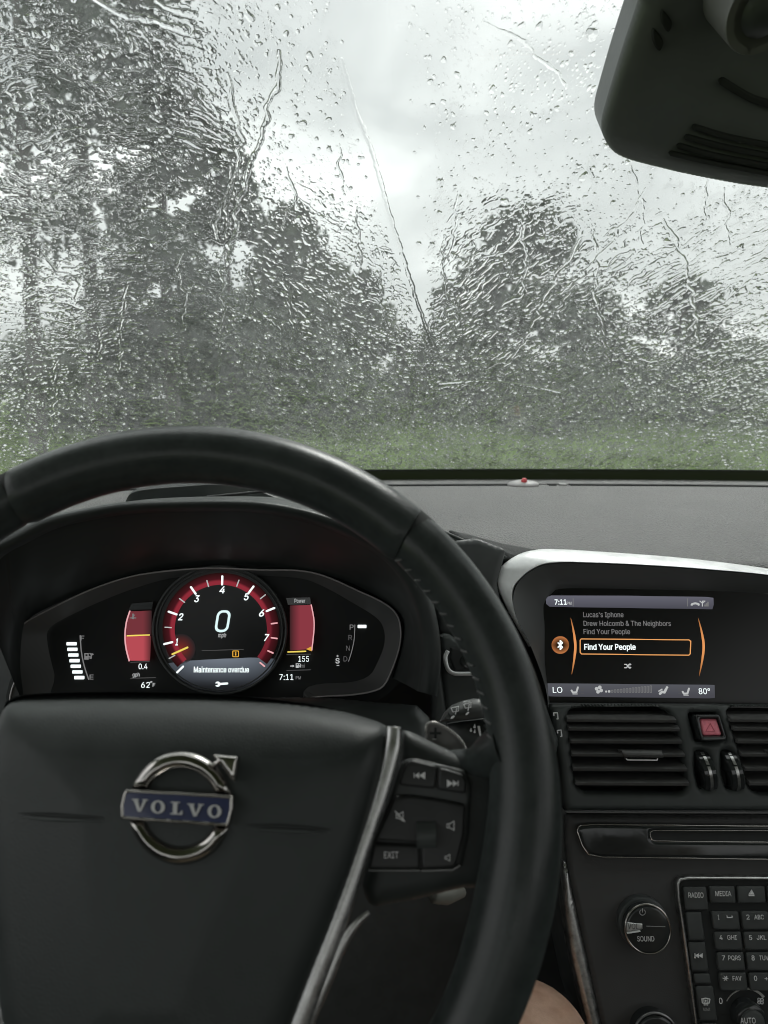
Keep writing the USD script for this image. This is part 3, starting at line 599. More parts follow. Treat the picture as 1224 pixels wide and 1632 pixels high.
dial = add(ic, 'rev_counter', CL.mesh(flat(CL.poly(ell(350, 1004, 103, 99), .004), -.003, .004)), mat('dial_black', (.014, .015, .016), .35), 30, 'round black rev counter with red ring')
for rx, ry, nm, r in ((106, 101.5, 'outer_ring', .0012), (100, 96, 'inner_ring', .0006)):
    L = CL.pts(ell(350, 1004, rx, ry, 100), .005); add(dial, nm, tube(CL.world(np.c_[L, np.full(100, .005)]), r, 8, closed=True), mat(nm + '_grey', (.07, .075, .075), .3), True)
# red band: bright by the ticks, fading outwards; the red zone past six is darker
A0, A1 = math.radians(222), math.radians(-38)
def band(a0, a1, c_in, c_out, n=60):
    a = np.linspace(a0, a1, n); V, C = [], []
    for r, col in ((71, c_in), (76.5, c_in), (80, c_out), (90, (.014, .004, .004))):
        x = 352 + r * np.cos(a) * 1.035; y = 1003 - r * np.sin(a) * 1.0; L = CL.pts(np.c_[x, y], .0045); V.append(CL.world(np.c_[L, np.full(n, .0045)])); C += [col] * n
    m = loft(V[::-1]); C = np.array(C).reshape(4, n, 3)[::-1].reshape(-1, 3)
    return m, C
for a0, a1, ci, co in ((A0, math.radians(24), (.21, .020, .031), (.05, .007, .010)), (math.radians(23.5), A1, (.13, .014, .022), (.05, .006, .009))):
    m, C = band(a0, a1, ci, co); colored(dial, 'red_band', m.vertices, m.faces, C, M['display'])
maj = [(287, 1067), (268, 1025), (275, 977), (308, 941), (354, 925), (400, 940), (431, 971.5)]; mnr = [(274, 1047), (268, 1000), (290, 957), (331, 930), (379, 929.5), (419, 951)]; redt = [(437, 993.5), (437, 1017), (431, 1039), (418, 1059)]
def ticks(name, L, ln, w, m):
    for x, y in L:
        d = np.array([x - 352, y - 1004.]); d /= np.linalg.norm(d); p = np.array([x, y]); add(dial, name, CL.mesh(flat(line(CL, [tuple(p - d * ln / 2), tuple(p + d * ln / 2)], w, .005).intersection(sbox(-1, -1, 1, 1)), .0046, .0052)), M[m], False)
ticks('scale_mark', maj, 13, 3.2, 'e_white'); ticks('scale_mark', mnr, 10, 1.7, 'e_soft'); ticks('red_scale_mark', redt, 9, 2.2, 'e_pink')
for s, x, y in (('1', 281.5, 1023), ('2', 288, 983), ('3', 314, 954), ('4', 354, 940), ('5', 393, 951), ('6', 417, 977), ('7', 425, 1016)):
    text(dial, 'numeral', CL, s, x, y, 10.5, M['e_white'], .0046, width=8.5 if s != '1' else 4.5, bold=True, shear=.25)
zo = rrect(-11, -17.5, 11, 17.5, 9).difference(rrect(-7.3, -13.8, 7.3, 13.8, 6)); zo = shapely.affinity.skew(zo, 9)
zp = shapely.transform(zo, lambda a: CL.pts(np.c_[355 + a[:, 0], 990 - a[:, 1]], .0046)); add(dial, 'speed_digit', CL.mesh(flat(zp, .0046, .0050)), M['e_cyan'], False)
text(dial, 'unit_text', CL, 'mph', 354, 1012, 7, M['e_soft'], .0046, width=13, shear=.2)
def fog(x, y):
    q = math.hypot((x - 288) / 24, (y - 1034) / 24); return lerp((.20, .022, .015), (.014, .014, .015), q ** .55)
glowplate(dial, 'needle_glow', CL, ell(288, 1034, 24, 24, 30), .0043, fog)
add(dial, 'needle', CL.mesh(flat(line(CL, [(275, 1042.5), (298.5, 1032)], 3.0, .0056), .0052, .0060)), M['e_yellow'], False)
msg = [(268, 1057), (300, 1053), (352, 1050), (402, 1048), (440, 1050), (430, 1068), (412, 1086), (388, 1098), (350, 1103), (312, 1097), (286, 1081)]
mp = glowplate(dial, 'message_panel', CL, msg, .0043, lambda x, y: lerp((.13, .15, .18), (.012, .013, .015), (y - 1050) / 42) * (1 - .75 * min(abs(x - 352) / 95, 1) ** 2))
text(dial, 'message_text', CL, 'Maintenance overdue', 353, 1067, 8.6, M['e_white'], .0047, width=88, bold=True)
plate(dial, 'message_line', CL, line(CL, [(322, 1037), (388, 1035)], .8, .0046), M['e_dim'], .0044, .0047)
ib = rrect(-5.2, -5.2, 5.2, 5.2, 1.6); ib = ib.difference(rrect(-4.0, -4.0, 4.0, 4.0, .8)).union(sbox(-.9, -2.8, .9, .8)).union(sbox(-.9, 1.6, .9, 3.0))
px_shape = lambda s, cx, cy, P, h, ang=0: shapely.transform(shapely.affinity.rotate(s, ang, origin=(0, 0)), lambda a: P.pts(np.c_[cx + a[:, 0], cy - a[:, 1]], h))
plate(dial, 'information_icon', CL, px_shape(ib, 375.5, 1042, CL, .0046), M['e_amber'], .0044, .0048)
wr = LineString([(-3, 0), (9, 0)]).buffer(1.7).union(Point(-6, 0).buffer(4.2)).difference(sbox(-11, -1.5, -6, 1.5)); plate(dial, 'spanner_icon', CL, px_shape(wr, 353, 1090, CL, .0047, 4), M['e_white'], .0044, .0048)
# left display
def redl(x, y):
    c = np.array((.125, .015, .022)) if y < 1013 else np.array((.36, .045, .06)); return c * (1 - max(0, (x - 228) / 15)) + .012
lpn = glowplate(ic, 'temperature_display', CL, [(207, 974), (221, 974), (242, 973), (241, 1012.6), (200, 1012.6), (199.5, 1003), (202, 988)], .001, redl)
glowplate(ic, 'consumption_display', CL, [(199.5, 1013.4), (241, 1013.4), (239, 1053), (207, 1053), (203, 1040), (200.5, 1026)], .001, redl)
plate(ic, 'display_edge', CL, line(CL, [tuple(p) for p in curve([(207, 974), (201.5, 992), (199.3, 1013), (201, 1033), (206, 1053)], 5)], 1.9, .0012), M['e_pink'], .0011, .0016)
plate(ic, 'yellow_bar', CL, line(CL, [(203, 1013.2), (238, 1012)], 2.0, .0015), M['e_yellow'], .0013, .0019)
plate(ic, 'display_header', CL, [(205, 972), (210, 962), (244, 959), (242, 971)], mat('slate_panel', (.02, .026, .028), .3), .0008, .0012)
ti = sbox(-1.1, -1, 1.1, 5).union(sbox(-1.1, 2, 3.2, 3.2)).union(sbox(-5, -2.4, 5, -1.2)).union(Point(0, -1.6).buffer(2.2)); plate(ic, 'temperature_icon', CL, px_shape(ti, 212, 983, CL, .0013), M['e_grey'], .0011, .0016)
text(ic, 'reading_text', CL, '0.4', 228, 1062, 8.5, M['e_white'], .001, width=14); text(ic, 'reading_text', CL, 'gph', 217, 1075, 6, M['e_soft'], .001, width=11); text(ic, 'reading_text', CL, '62', 232, 1091.5, 9, M['e_white'], .001, width=14)
text(ic, 'reading_text', CL, 'F', 245.5, 1091.5, 6, M['e_soft'], .001, width=4); plate(ic, 'degree_icon', CL, px_shape(Point(0, 0).buffer(1.6).difference(Point(0, 0).buffer(.8)), 241, 1087, CL, .0012), M['e_soft'], .001, .0014)
for y0 in (1055.5, 1081): plate(ic, 'divider_line', CL, line(CL, [(208, y0), (238 if y0 < 1060 else 248, y0 - 1)], .8, .0012), M['e_dim'], .001, .0013)
# right display
glowplate(ic, 'power_display', CL, [(462, 965), (496, 964), (500, 985), (500.5, 1003), (498, 1034), (462, 1037)], .001, lambda x, y: np.array((.19, .022, .034)) * lerp(.12, 1, (x - 462) / 16) + .010)
plate(ic, 'display_edge', CL, line(CL, [tuple(p) for p in curve([(496, 964), (500, 985), (500.5, 1003), (497, 1036)], 5)], 1.7, .0012), M['e_pink'], .0011, .0016)
plate(ic, 'yellow_bar', CL, line(CL, [(459, 1039), (487, 1038)], 2.0, .0015), M['e_yellow'], .0013, .0019)
plate(ic, 'pointer', CL, [(488, 1034.5), (496, 1030.5), (496.5, 1038)], M['e_amber'], .0013, .0019)
plate(ic, 'display_header', CL, [(456, 953), (494, 952), (496, 963), (459, 964)], M['gloss'], .0008, .0012)
text(ic, 'reading_text', CL, 'Power', 478, 957.5, 6.3, M['e_soft'], .0013, width=17); text(ic, 'reading_text', CL, '155', 484, 1050, 8.8, M['e_white'], .001, width=17); text(ic, 'reading_text', CL, 'mi', 482.5, 1061, 6, M['e_grey'], .001, width=6)
text(ic, 'clock_text', CL, '7:11', 456.5, 1079, 9.2, M['e_white'], .001, width=22); text(ic, 'clock_text', CL, 'PM', 475.5, 1080, 5, M['e_grey'], .001, width=8)
pump = sbox(-3, -3.4, 1.6, 3.8).difference(sbox(-2, .6, .6, 2.6)).union(LineString([(1.6, 0), (3.2, 0), (3.2, -2), (4.6, -2), (4.6, 2), (3, 3.6)]).buffer(.45))
arrow = sbox(-4, -.7, 0, .7).union(Polygon([(0, -2), (2.6, 0), (0, 2)]))
plate(ic, 'fuel_icon', CL, px_shape(pump, 474.5, 1061, CL, .0012), M['e_soft'], .001, .0015); plate(ic, 'arrow_icon', CL, px_shape(arrow, 466.5, 1061.5, CL, .0012), M['e_soft'], .001, .0015)
for y0 in (1043.5, 1068.5): plate(ic, 'divider_line', CL, line(CL, [(457, y0), (495, y0 - 1)], .8, .0012), M['e_dim'], .001, .0013)
# fuel gauge and gear indicator
for i, (x, y) in enumerate([(113.8, 1026), (115, 1035), (116.5, 1044), (118.5, 1053), (120.5, 1062), (123, 1071), (126, 1080)]):
    plate(ic, 'fuel_segment', CL, px_shape(rrect(-8, -2.6, 8, 2.6, 1), x, y, CL, -.003), M['e_white'], -.0038, -.0030)
plate(ic, 'gauge_line', CL, line(CL, [tuple(p) for p in curve([(127.5, 1013), (129, 1036), (133.5, 1060), (141, 1083)], 5)], 1.3, -.003), M['e_grey'], -.0038, -.0031)
text(ic, 'gauge_letter', CL, 'F', 131.5, 1017, 7.5, M['e_grey'], -.0035, width=5.5); text(ic, 'gauge_letter', CL, 'E', 146, 1079, 7.5, M['e_grey'], -.0035, width=6)
plate(ic, 'fuel_icon', CL, px_shape(shapely.affinity.scale(pump, 1.45, 1.45, origin=(0, 0)), 138.5, 1046.5, CL, -.003), M['e_grey'], -.0038, -.0031); plate(ic, 'arrow_icon', CL, px_shape(Polygon([(-1.8, -2), (2, 0), (-1.8, 2)]), 147.5, 1043, CL, -.003), M['e_grey'], -.0038, -.0031)
for s, x, y in (('P', 560.5, 999.5), ('R', 558.3, 1016), ('N', 554.6, 1033), ('D', 550.5, 1050)): text(ic, 'gear_letter', CL, s, x, y, 8, M['e_dim' if s != 'P' else 'e_grey'], -.0035, width=6)
text(ic, 'gear_letter', CL, 'S', 538, 1053, 8, M['e_soft'], -.0035, width=6.5, bold=True); text(ic, 'gear_letter', CL, '+', 538, 1045, 5, M['e_soft'], -.0035, width=4); plate(ic, 'minus_icon', CL, px_shape(sbox(-2, -.5, 2, .5), 538.5, 1060.5, CL, -.003), M['e_soft'], -.0038, -.0031)
plate(ic, 'gauge_line', CL, line(CL, [tuple(p) for p in curve([(565.5, 996), (564.5, 1018), (560.5, 1038), (555.5, 1054)], 5)], 1.1, -.003), M['e_grey'], -.0038, -.0031)
plate(ic, 'gear_marker', CL, px_shape(rrect(-7, -2.5, 7, 2.5, .8), 577, 998.5, CL, -.003), M['e_white'], -.0038, -.0030)
# ---------------------------------------------------------------- centre stack: surround, screen, vents, controls
cs = thing('centre_stack', 'black centre stack of the dashboard with controls and a silver edged screen recess', 'centre stack', ST.o)
sil_o = [(842, 1030), (816, 985), (797, 945), (792, 922), (799, 904), (822, 886), (850, 877), (890, 876), (960, 880), (1060, 887), (1140, 895), (1224, 906), (1330, 922)]
sil_i = [(1330, 934), (1224, 916), (1140, 908), (1060, 902), (960, 897), (885, 896), (852, 904), (826, 924), (816, 945), (823, 985), (846, 1030)]
def rounded(pl, r, P, h): return P.poly(pl, h).buffer(-r).buffer(2 * r).buffer(-r)
So, Si = curve(sil_o, 8), curve(sil_i[::-1], 8); So, Si = resample(So, 6, False), resample(Si, 6, False); nS = min(len(So), len(Si)); rs = lambda p: np.stack([np.interp(np.linspace(0, 1, nS), np.linspace(0, 1, len(p)), p[:, k]) for k in (0, 1)], 1)
So, Si = rs(So), rs(Si)
kS = .30 + .70 * np.clip((So[:, 0] - 800) / 60, 0, 1)                     # the left leg lies flatter than the top strip
def wS(f, h):
    hh = .008 - (.008 - h) * (kS if h > -.02 else 1 + 0 * kS); q = So * (1 - f) + Si * f
    return ST.world(np.array([[*ST.loc(x, y, z), z] for (x, y), z in zip(q, hh)]))
add(cs, 'silver_frame', loft([wS(-.04, -.05), wS(0, -.014), wS(.06, -.0105), wS(.3, -.0035), wS(.6, .0030), wS(.92, .0075), wS(1.0, .0080), wS(1.06, .003), wS(1.08, -.02)]), M['silver'], 40, 'pale silver strip bordering the screen recess')
# hooded bezel that falls back towards the screen
bz = [(818, 950), (829, 925), (854, 906), (886, 898), (960, 899), (1060, 904), (1140, 910), (1224, 918), (1330, 936)]
gl = [(866, 975), (868, 960), (880, 945), (896, 938), (960, 938), (1060, 940), (1140, 942), (1224, 946), (1330, 952)]
bzl = [(818, 950), (823, 985), (846, 1030), (868, 1090), (874, 1128)]; gll = [(866, 975), (868, 1000), (868, 1050), (872, 1090), (876, 1122)]
A = curve(bz[::-1] + bzl[1:], 6); B = curve(gl[::-1] + gll[1:], 6)
w3 = lambda pl, h: ST.world(np.c_[ST.pts(pl, h), np.full(len(pl), h)])
add(cs, 'screen_bezel', loft([w3(A, .0085), w3(A * .8 + B * .2, .004), w3(B, -.016), w3(B, -.03)]), mat('bezel_plastic', (.085, .090, .089), .5, bump=('noise', 1500, .0002)), 40)
# vents: one panel with openings, slats in each
panel_px = [(878, 1122), (1240, 1124), (1330, 1126), (1330, 1296), (905, 1295), (896, 1230), (886, 1170)]
op1 = [(906, 1142), (912, 1131), (930, 1128), (1052, 1127), (1070, 1134), (1082, 1160), (1092, 1210), (1098, 1250), (1094, 1262), (1080, 1265), (935, 1263), (922, 1256), (917, 1230), (912, 1180)]
op2 = [(1166, 1142), (1164, 1132), (1176, 1127), (1300, 1127), (1318, 1140), (1326, 1200), (1326, 1262), (1215, 1266), (1202, 1260), (1194, 1240), (1182, 1190)]
hz = [(1102, 1136), (1148, 1136), (1162, 1182), (1114, 1184)]
HV = .010
P1, P2 = rounded(op1, .003, ST, HV), rounded(op2, .003, ST, HV); PH = rounded(hz, .002, ST, HV)
tw = [[(1113, 1198), (1124, 1196), (1134, 1205), (1139, 1235), (1139, 1258), (1120, 1260), (1114, 1235)], [(1155, 1198), (1166, 1196), (1176, 1205), (1182, 1235), (1183, 1258), (1164, 1260), (1157, 1235)]]
PT = [rounded(t, .002, ST, HV) for t in tw]
panel = rounded(panel_px, .003, ST, HV)
holes = unary_union([P1, P2, PH] + PT)
puff(cs, 'vent_panel', ST, panel.difference(holes), M['plastic'], -.012, .0050, .0055, wall=.012, step=.003)
add(cs, 'vent_backing', ST.mesh(flat(panel.buffer(-.002), -.05, -.030)), M['deep'], 30)
def slat(parent, P, yl, yr, poly, x0, x1, name='slat'):
    """one horizontal blade across the opening, tilted so that its upper face catches the light"""
    a, b = ST.loc(x0, yl, HV), ST.loc(x1, yr, HV); mid_ = (a + b) / 2
    l = LineString([a - (b - a) * .2, b + (b - a) * .2]).intersection(poly.buffer(.001)); 
    if l.is_empty: return
    p, q = np.array(l.coords[0]), np.array(l.coords[-1])
    prof = np.array([(-.0015, .008), (.0008, .0092), (.0040, .002), (.0068, -.010), (.0040, -.012), (-.0005, -.002)])     # (up, out)
    V = np.vstack([np.c_[np.full(6, e[0]), e[1] + prof[:, 0], prof[:, 1]] for e in (p, q)]); k = np.arange(6); k1 = (k + 1) % 6
    F = np.vstack([np.c_[k, k1, k1 + 6], np.c_[k, k1 + 6, k + 6], [[0, i + 1, i] for i in range(1, 5)], [[6, 6 + i, 7 + i] for i in range(1, 5)]])
    m = trimesh.Trimesh(ST.world(V), F, process=False)
    if m.volume < 0: m.invert()
    add(parent, name, m, mat_slat, 25)
mat_slat = mat('slat_plastic', (.085, .085, .083), .40, vary=(80, .85, 1.1))
BV = thing('air_vent', 'left dashboard air vent with horizontal blades and a small tab, below the screen', 'air vent', ST.world([[*ST.loc(1000, 1200, 0), 0]])[0], 'air vents in the centre stack')
for yy in (1148, 1162, 1182, 1203, 1226, 1249): slat(BV, None, yy, yy + 1, P1, 912, 1090)
puff(BV, 'tab', ST, [(984, 1194), (1054, 1195), (1058, 1207), (1052, 1208), (992, 1207)], mat_slat, .006, .005, .003)
plate(BV, 'tab_line', ST, line(ST, [(998, 1209), (1000, 1211), (1047, 1211.5), (1048, 1209)], 1.6, .0085), M['satin'], .004, .0088)
BV2 = thing('air_vent', 'right dashboard air vent cut off by the picture edge, beside the red hazard button', 'air vent', ST.world([[*ST.loc(1250, 1200, 0), 0]])[0], 'air vents in the centre stack')
for yy in (1148, 1162, 1182, 1203, 1226, 1249): slat(BV2, None, yy, yy + 1, P2, 1180, 1320)
puff(BV2, 'tab', ST, [(1216, 1194), (1290, 1195), (1294, 1207), (1288, 1208), (1224, 1207)], mat_slat, .006, .005, .003)
# hazard button
hb = thing('hazard_button', 'red square hazard warning button in a black frame between the vents', 'button', ST.world([[*ST.loc(1132, 1160, 0), 0]])[0])
puff(hb, 'frame', ST, rounded([(1106, 1139), (1146, 1139), (1158, 1180), (1117, 1181)], .002, ST, HV).difference(rounded([(1114, 1145), (1143, 1145), (1152, 1173), (1119, 1173)], .001, ST, HV)), M['gloss'], -.02, .002, .0012, wall=.030)
puff(hb, 'red_cap', ST, rounded([(1115, 1146), (1142, 1146), (1151, 1172), (1120, 1172)], .001, ST, HV), M['red_button'], -.02, .0015, .002, wall=.029)
tri = Polygon([(-8, -6), (8, -6), (0, 8)]).difference(Polygon([(-6.2, -5), (6.2, -5), (0, 6)])); plate(hb, 'triangle_mark', ST, px_shape(tri, 1132, 1160, ST, .0107), mat('dark_red_print', (.55, .09, .13), .5), .0100, .0108)
# thumb wheels beside the button
for i, t in enumerate(tw):
    cx = np.mean([p[0] for p in t]); base = ST.loc(cx, 1229, .004); side = 'left' if i == 0 else 'right'
    th_ = thing('thumb_wheel', f'{side} of the two ribbed thumb wheels with silver marks below the hazard button', 'thumb wheel', ST.world([[*base, 0]])[0], 'thumb wheels of the air vents')
    R = .0195; wdt = .0058
    for nm, r, z0, z1, m in (('wheel', R, -wdt, wdt, M['gloss']), ('silver_band', R + .0006, -.0013, .0013, M['satin'])):
        a = np.radians(np.linspace(-88, 88, 40)); lean = .0028 * np.sin(a) * -1
        if nm == 'silver_band':
            for a0, a1 in ((-55, 14), (18, 40), (43, 52)):
                a = np.radians(np.linspace(a0, a1, 12)); V = [ST.world(np.c_[base[0] - .0035 * np.sin(a) + z, base[1] + r * np.sin(a), r * np.cos(a) - .008 + q]) for z, q in ((z0, -.001), (z0, 0), (z1, 0), (z1, -.001))]
                add(th_, nm, loft(V), m, 40)
        else:
            V = [ST.world(np.c_[base[0] - .0035 * np.sin(a) + z, base[1] + rr * np.sin(a), rr * np.cos(a) - .008]) for z, rr in ((z0, 0), (z0, r - .0012), (z0 + .001, r), (z1 - .001, r), (z1, r - .0012), (z1, 0))]
            add(th_, nm, loft(V), m, 40)
# small switch marks on the left flank of the stack, just past the wheel rim
for x, y in ((886, 1141), (892, 1169)):
    g = LineString([(-3, 5), (3, 5), (3, -5), (1, -5)]).buffer(.7).union(LineString([(-3, 5), (-3, 1)]).buffer(.7)); plate(cs, 'switch_mark', ST, px_shape(g, x, y, ST, .0158, 6), M['print'], .0145, .0160)
# body of the stack below the vents
body = [(904, 1298), (1330, 1299), (1330, 1700), (978, 1700), (958, 1632), (930, 1500), (908, 1395), (902, 1340)]
puff(cs, 'stack_panel', ST, rounded(body, .002, ST, .004), mat('charcoal_panel', (.050, .050, .0495), .55, bump=('noise', 1400, .0002), vary=(30, .88, 1.1)), -.05, .004, .005, wall=.05)
add(cs, 'stack_side', ST.mesh(flat(ST.poly([(898, 1290), (904, 1298), (908, 1395), (958, 1632), (978, 1700), (960, 1700), (938, 1632), (904, 1470), (893, 1370)], 0).buffer(.0005), -.10, -.004)), M['black'], 30)
stp = [(896, 1368), (902, 1374), (918, 1450), (936, 1530), (958, 1632), (975, 1705), (950, 1705), (936, 1632), (910, 1520), (900, 1450)]
puff(cs, 'side_trim', ST, rounded(stp, .0006, ST, .0), M['satin'], -.02, .004, .004, wall=.020, label='slim satin metal strip down the side of the stack')
plate(cs, 'seam_ridge', ST, line(ST, [(904, 1294.5), (1330, 1296)], 2.2, .012), M['dimprint'] if False else mat('ridge_plastic', (.07, .07, .07), .4), .004, .0118)
# disc slot panel
cd = thing('disc_slot', 'glossy black compact disc slot panel with thin bright outline under the vents', 'disc slot', ST.world([[*ST.loc(1060, 1342, 0), 0]])[0])
cdp = [(919, 1322), (924, 1316), (945, 1314), (1330, 1318), (1330, 1371), (960, 1366), (938, 1362), (928, 1348)]
CDP = rounded(cdp, .002, ST, .009); slot = rounded([(1037, 1326), (1042, 1324), (1330, 1325), (1330, 1344), (1044, 1341), (1037, 1337)], .0008, ST, .010)
puff(cd, 'panel', ST, CDP.difference(slot), M['gloss'], .006, .0018, .003, wall=.002, step=.002)
for nm, q, r in (('bright_outline', CDP, .0006), ('slot_outline', slot, .0005)):
    L = resample(np.array(q.exterior.coords)[:-1], .003); add(cd, nm, tube(ST.world(np.c_[L, np.full(len(L), .0088)]), r, 6, closed=True), M['chrome'], True)
add(cd, 'slot', ST.mesh(flat(slot, .006, .0079)), M['deep'], 30)
# volume knob
kc = ST.loc(1026, 1474, .010); kr = 36.5 * ST.scale(1026, 1474, .010)
kn = thing('volume_knob', 'round black volume knob with chrome ring left of the keypad', 'knob', ST.world([[*kc, .008]])[0])
def disc(c, r, h0, h1, bev=.001, n=64):
    a = np.linspace(0, 2 * np.pi, n, endpoint=False); ring = lambda rr, h: ST.world(np.c_[c[0] + rr * np.cos(a), c[1] + rr * np.sin(a), np.full(n, h)])
    m = loft([ring(1e-5, h1), ring(r - bev, h1), ring(r - .3 * bev, h1 - .3 * bev), ring(r, h1 - bev), ring(r, h0)], True); return m if m.volume > 0 else (m.invert() or m)
add(kn, 'recess_ring', disc(kc + [0, .001], kr * 1.10, .004, .0105, .002), mat('recess_plastic', (.05, .055, .055), .35), 40)
add(kn, 'body', disc(kc, kr * .955, .008, .0210, .002), M['gloss'], 40)
ra = np.linspace(0, 2 * np.pi, 90, endpoint=False); add(kn, 'chrome_ring', tube(ST.world(np.c_[kc[0] + kr * .97 * np.cos(ra), kc[1] + kr * .97 * np.sin(ra), np.full(90, .0195)]), .0010, 8, closed=True), M['chrome'], True)
lv = px_shape(Polygon([(-36, 17), (-31, 5), (-2, 2), (-1, -6), (-4, -8), (-26, -11), (-33, -22), (-36.5, -8), (-37, 4)]), 1026, 1474, ST, .021)
lv = lv.intersection(Point(kc).buffer(kr * .96)); puff(kn, 'pointer', ST, lv.buffer(-.0004).buffer(.0004), M['satin'], .0205, .0012, .0012, step=.0009)
plate(kn, 'pointer_edge', ST, line(ST, [(1000, 1487), (1020, 1484)], 1.8, .0222), M['silver'], .021, .0224)
text(kn, 'label_text', ST, 'VOL', 1009, 1476, 8, M['black'], .0217, width=17, rot=-.05); text(kn, 'label_text', ST, 'SOUND', 1029, 1496, 7.5, M['print'], .0211, width=27)
pw = Point(0, 0).buffer(5).difference(Point(0, 0).buffer(4)).difference(sbox(-2, 2, 2, 6)).union(sbox(-.6, 0, .6, 6)); plate(kn, 'power_icon', ST, px_shape(pw, 1024, 1454, ST, .0211), M['dimprint'], .0208, .0213)
plate(kn, 'split_line', ST, line(ST, [(1030, 1476), (1060, 1477)], .8, .0211), M['dimprint'], .0208, .0212)
k2 = ST.loc(1040, 1646, .01); kn2 = thing('control_knob', 'lower knob cut off by the bottom edge of the picture', 'knob', ST.world([[*k2, .008]])[0])
add(kn2, 'body', disc(k2, kr * .9, .004, .020, .003), M['gloss'], 40); add(kn2, 'ring', tube(ST.world(np.c_[k2[0] + kr * .93 * np.cos(ra), k2[1] + kr * .93 * np.sin(ra), np.full(90, .018)]), .0012, 8, closed=True), mat('dark_metal_ring', (.25, .25, .25), .3, 1.0), True)
# keypad
kp = thing('keypad_panel', 'black keypad panel with lettered phone keys inside a bright metal frame', 'control panel', ST.world([[*ST.loc(1200, 1550, 0), 0]])[0])
kpo = [(1077, 1408), (1082, 1399), (1098, 1396), (1330, 1397), (1330, 1720), (1124, 1720), (1106, 1632), (1090, 1510), (1078, 1430)]
KPO = rounded(kpo, .002, ST, .009); puff(kp, 'frame', ST, KPO.difference(KPO.buffer(-.0035)), M['satin'], .004, .003, .0016, wall=.003, step=.002)
add(kp, 'base', ST.mesh(flat(KPO.buffer(-.003), .004, .0068)), M['deep'], 30)
def key(px_, name='key', h=.0018): return puff(kp, name, ST, rounded(px_, .0008, ST, .0085), M['black'], .0069, .0010, .0010, wall=h, step=.002)
K = lambda x0, y0, x1, y1, s=0.: [(x0, y0), (x1, y0), (x1 + s, y1), (x0 + s, y1)]
k_ = key(K(1088, 1413, 1125, 1450, 4)); text(k_, 'key_text', ST, 'RADIO', 1109, 1426.5, 7.4, M['print'], .0108, width=24)
k_ = key(K(1130, 1412, 1170, 1439, 2)); text(k_, 'key_text', ST, 'MEDIA', 1152.5, 1424, 7.4, M['print'], .0108, width=25)
k_ = key(K(1174, 1412, 1218, 1439, 2)); ej = Polygon([(-4.3, -2), (4.3, -2), (0, 5.5)]).union(sbox(-4.3, -4.6, 4.3, -3)); plate(k_, 'eject_icon', ST, px_shape(ej, 1198, 1423.5, ST, .0108), M['print'], .0100, .0110)
key(K(1222, 1412, 1262, 1439, 2)); key(K(1092, 1453, 1117, 1498, 6))
k_ = key(K(1096, 1501, 1123, 1547, 6)); rw = lambda: unary_union([sbox(-6.8, -3.6, -5.6, 3.6), Polygon([(-5.4, 0), (0, 3.8), (0, -3.8)]), Polygon([(0, 0), (6, 3.8), (6, -3.8)])])
plate(k_, 'skip_icon', ST, px_shape(rw(), 1114, 1523.5, ST, .0108), M['print'], .0100, .0110)
key(K(1104, 1551, 1130, 1567, 3)); k_ = key(K(1108, 1571, 1136, 1626, 7))
df = Polygon([(-6, -2), (-7, 5), (0, 6.4), (7, 5), (6, -2), (3, -3), (-3, -3)]).difference(Polygon([(-4.8, -1), (-5.6, 4), (0, 5.2), (5.6, 4), (4.8, -1), (2.5, -1.8), (-2.5, -1.8)])).union(unary_union([LineString([(i * 2.6, -5.5), (i * 2.6 + .8, -2), (i * 2.6 - .6, 1), (i * 2.6, 3)]).buffer(.5) for i in (-1, 0, 1)]))
plate(k_, 'defrost_icon', ST, px_shape(df, 1125, 1597, ST, .0108), M['print'], .0100, .0110); text(k_, 'key_text', ST, 'MAX', 1126, 1608.5, 4.4, M['dimprint'], .0108, width=11)
key(K(1116, 1630, 1142, 1690, 6))
lab = [('1', None, '2', 'ABC', '3'), ('4', 'GHI', '5', 'JKL', '6'), ('7', 'PQRS', '8', 'TUV', '9'), ('*', 'FAV', '0', '+', '#')]
for r_, (y0, off) in enumerate(((1452, 0), (1484.5, 4), (1517, 8), (1549.5, 12))):
    for c_ in range(3):
        x0 = 1133 + off + c_ * 47; k_ = key(K(x0, y0, x0 + 43, y0 + 29, 3.4)); cx = x0 + 2
        a, b = (lab[r_][2 * c_], lab[r_][2 * c_ + 1]) if c_ < 2 else (lab[r_][4], None)
        if a == '*': plate(k_, 'star_icon', ST, px_shape(unary_union([LineString([(-3.8 * math.cos(q), -3.8 * math.sin(q)), (3.8 * math.cos(q), 3.8 * math.sin(q))]).buffer(.55) for q in (0, 1.05, 2.1)]), cx + 9.5, y0 + 10, ST, .0108), M['print'], .0100, .0110)
        else: text(k_, 'key_text', ST, a, cx + 10, y0 + 9.5, 7, M['print'], .0108, width=4.8 if a != '1' else 2)
        if b: text(k_, 'key_text', ST, b, cx + 27.5, y0 + 9.5, 6.6, M['print'], .0108, width={'PQRS': 20, 'FAV': 14, '+': 6}.get(b, 15))
        elif a == '1': plate(k_, 'space_icon', ST, px_shape(LineString([(-4, 1), (-4, -1.5), (4, -1.5), (4, 1)]).buffer(.5), cx + 28, y0 + 9, ST, .0108), M['print'], .0100, .0110)
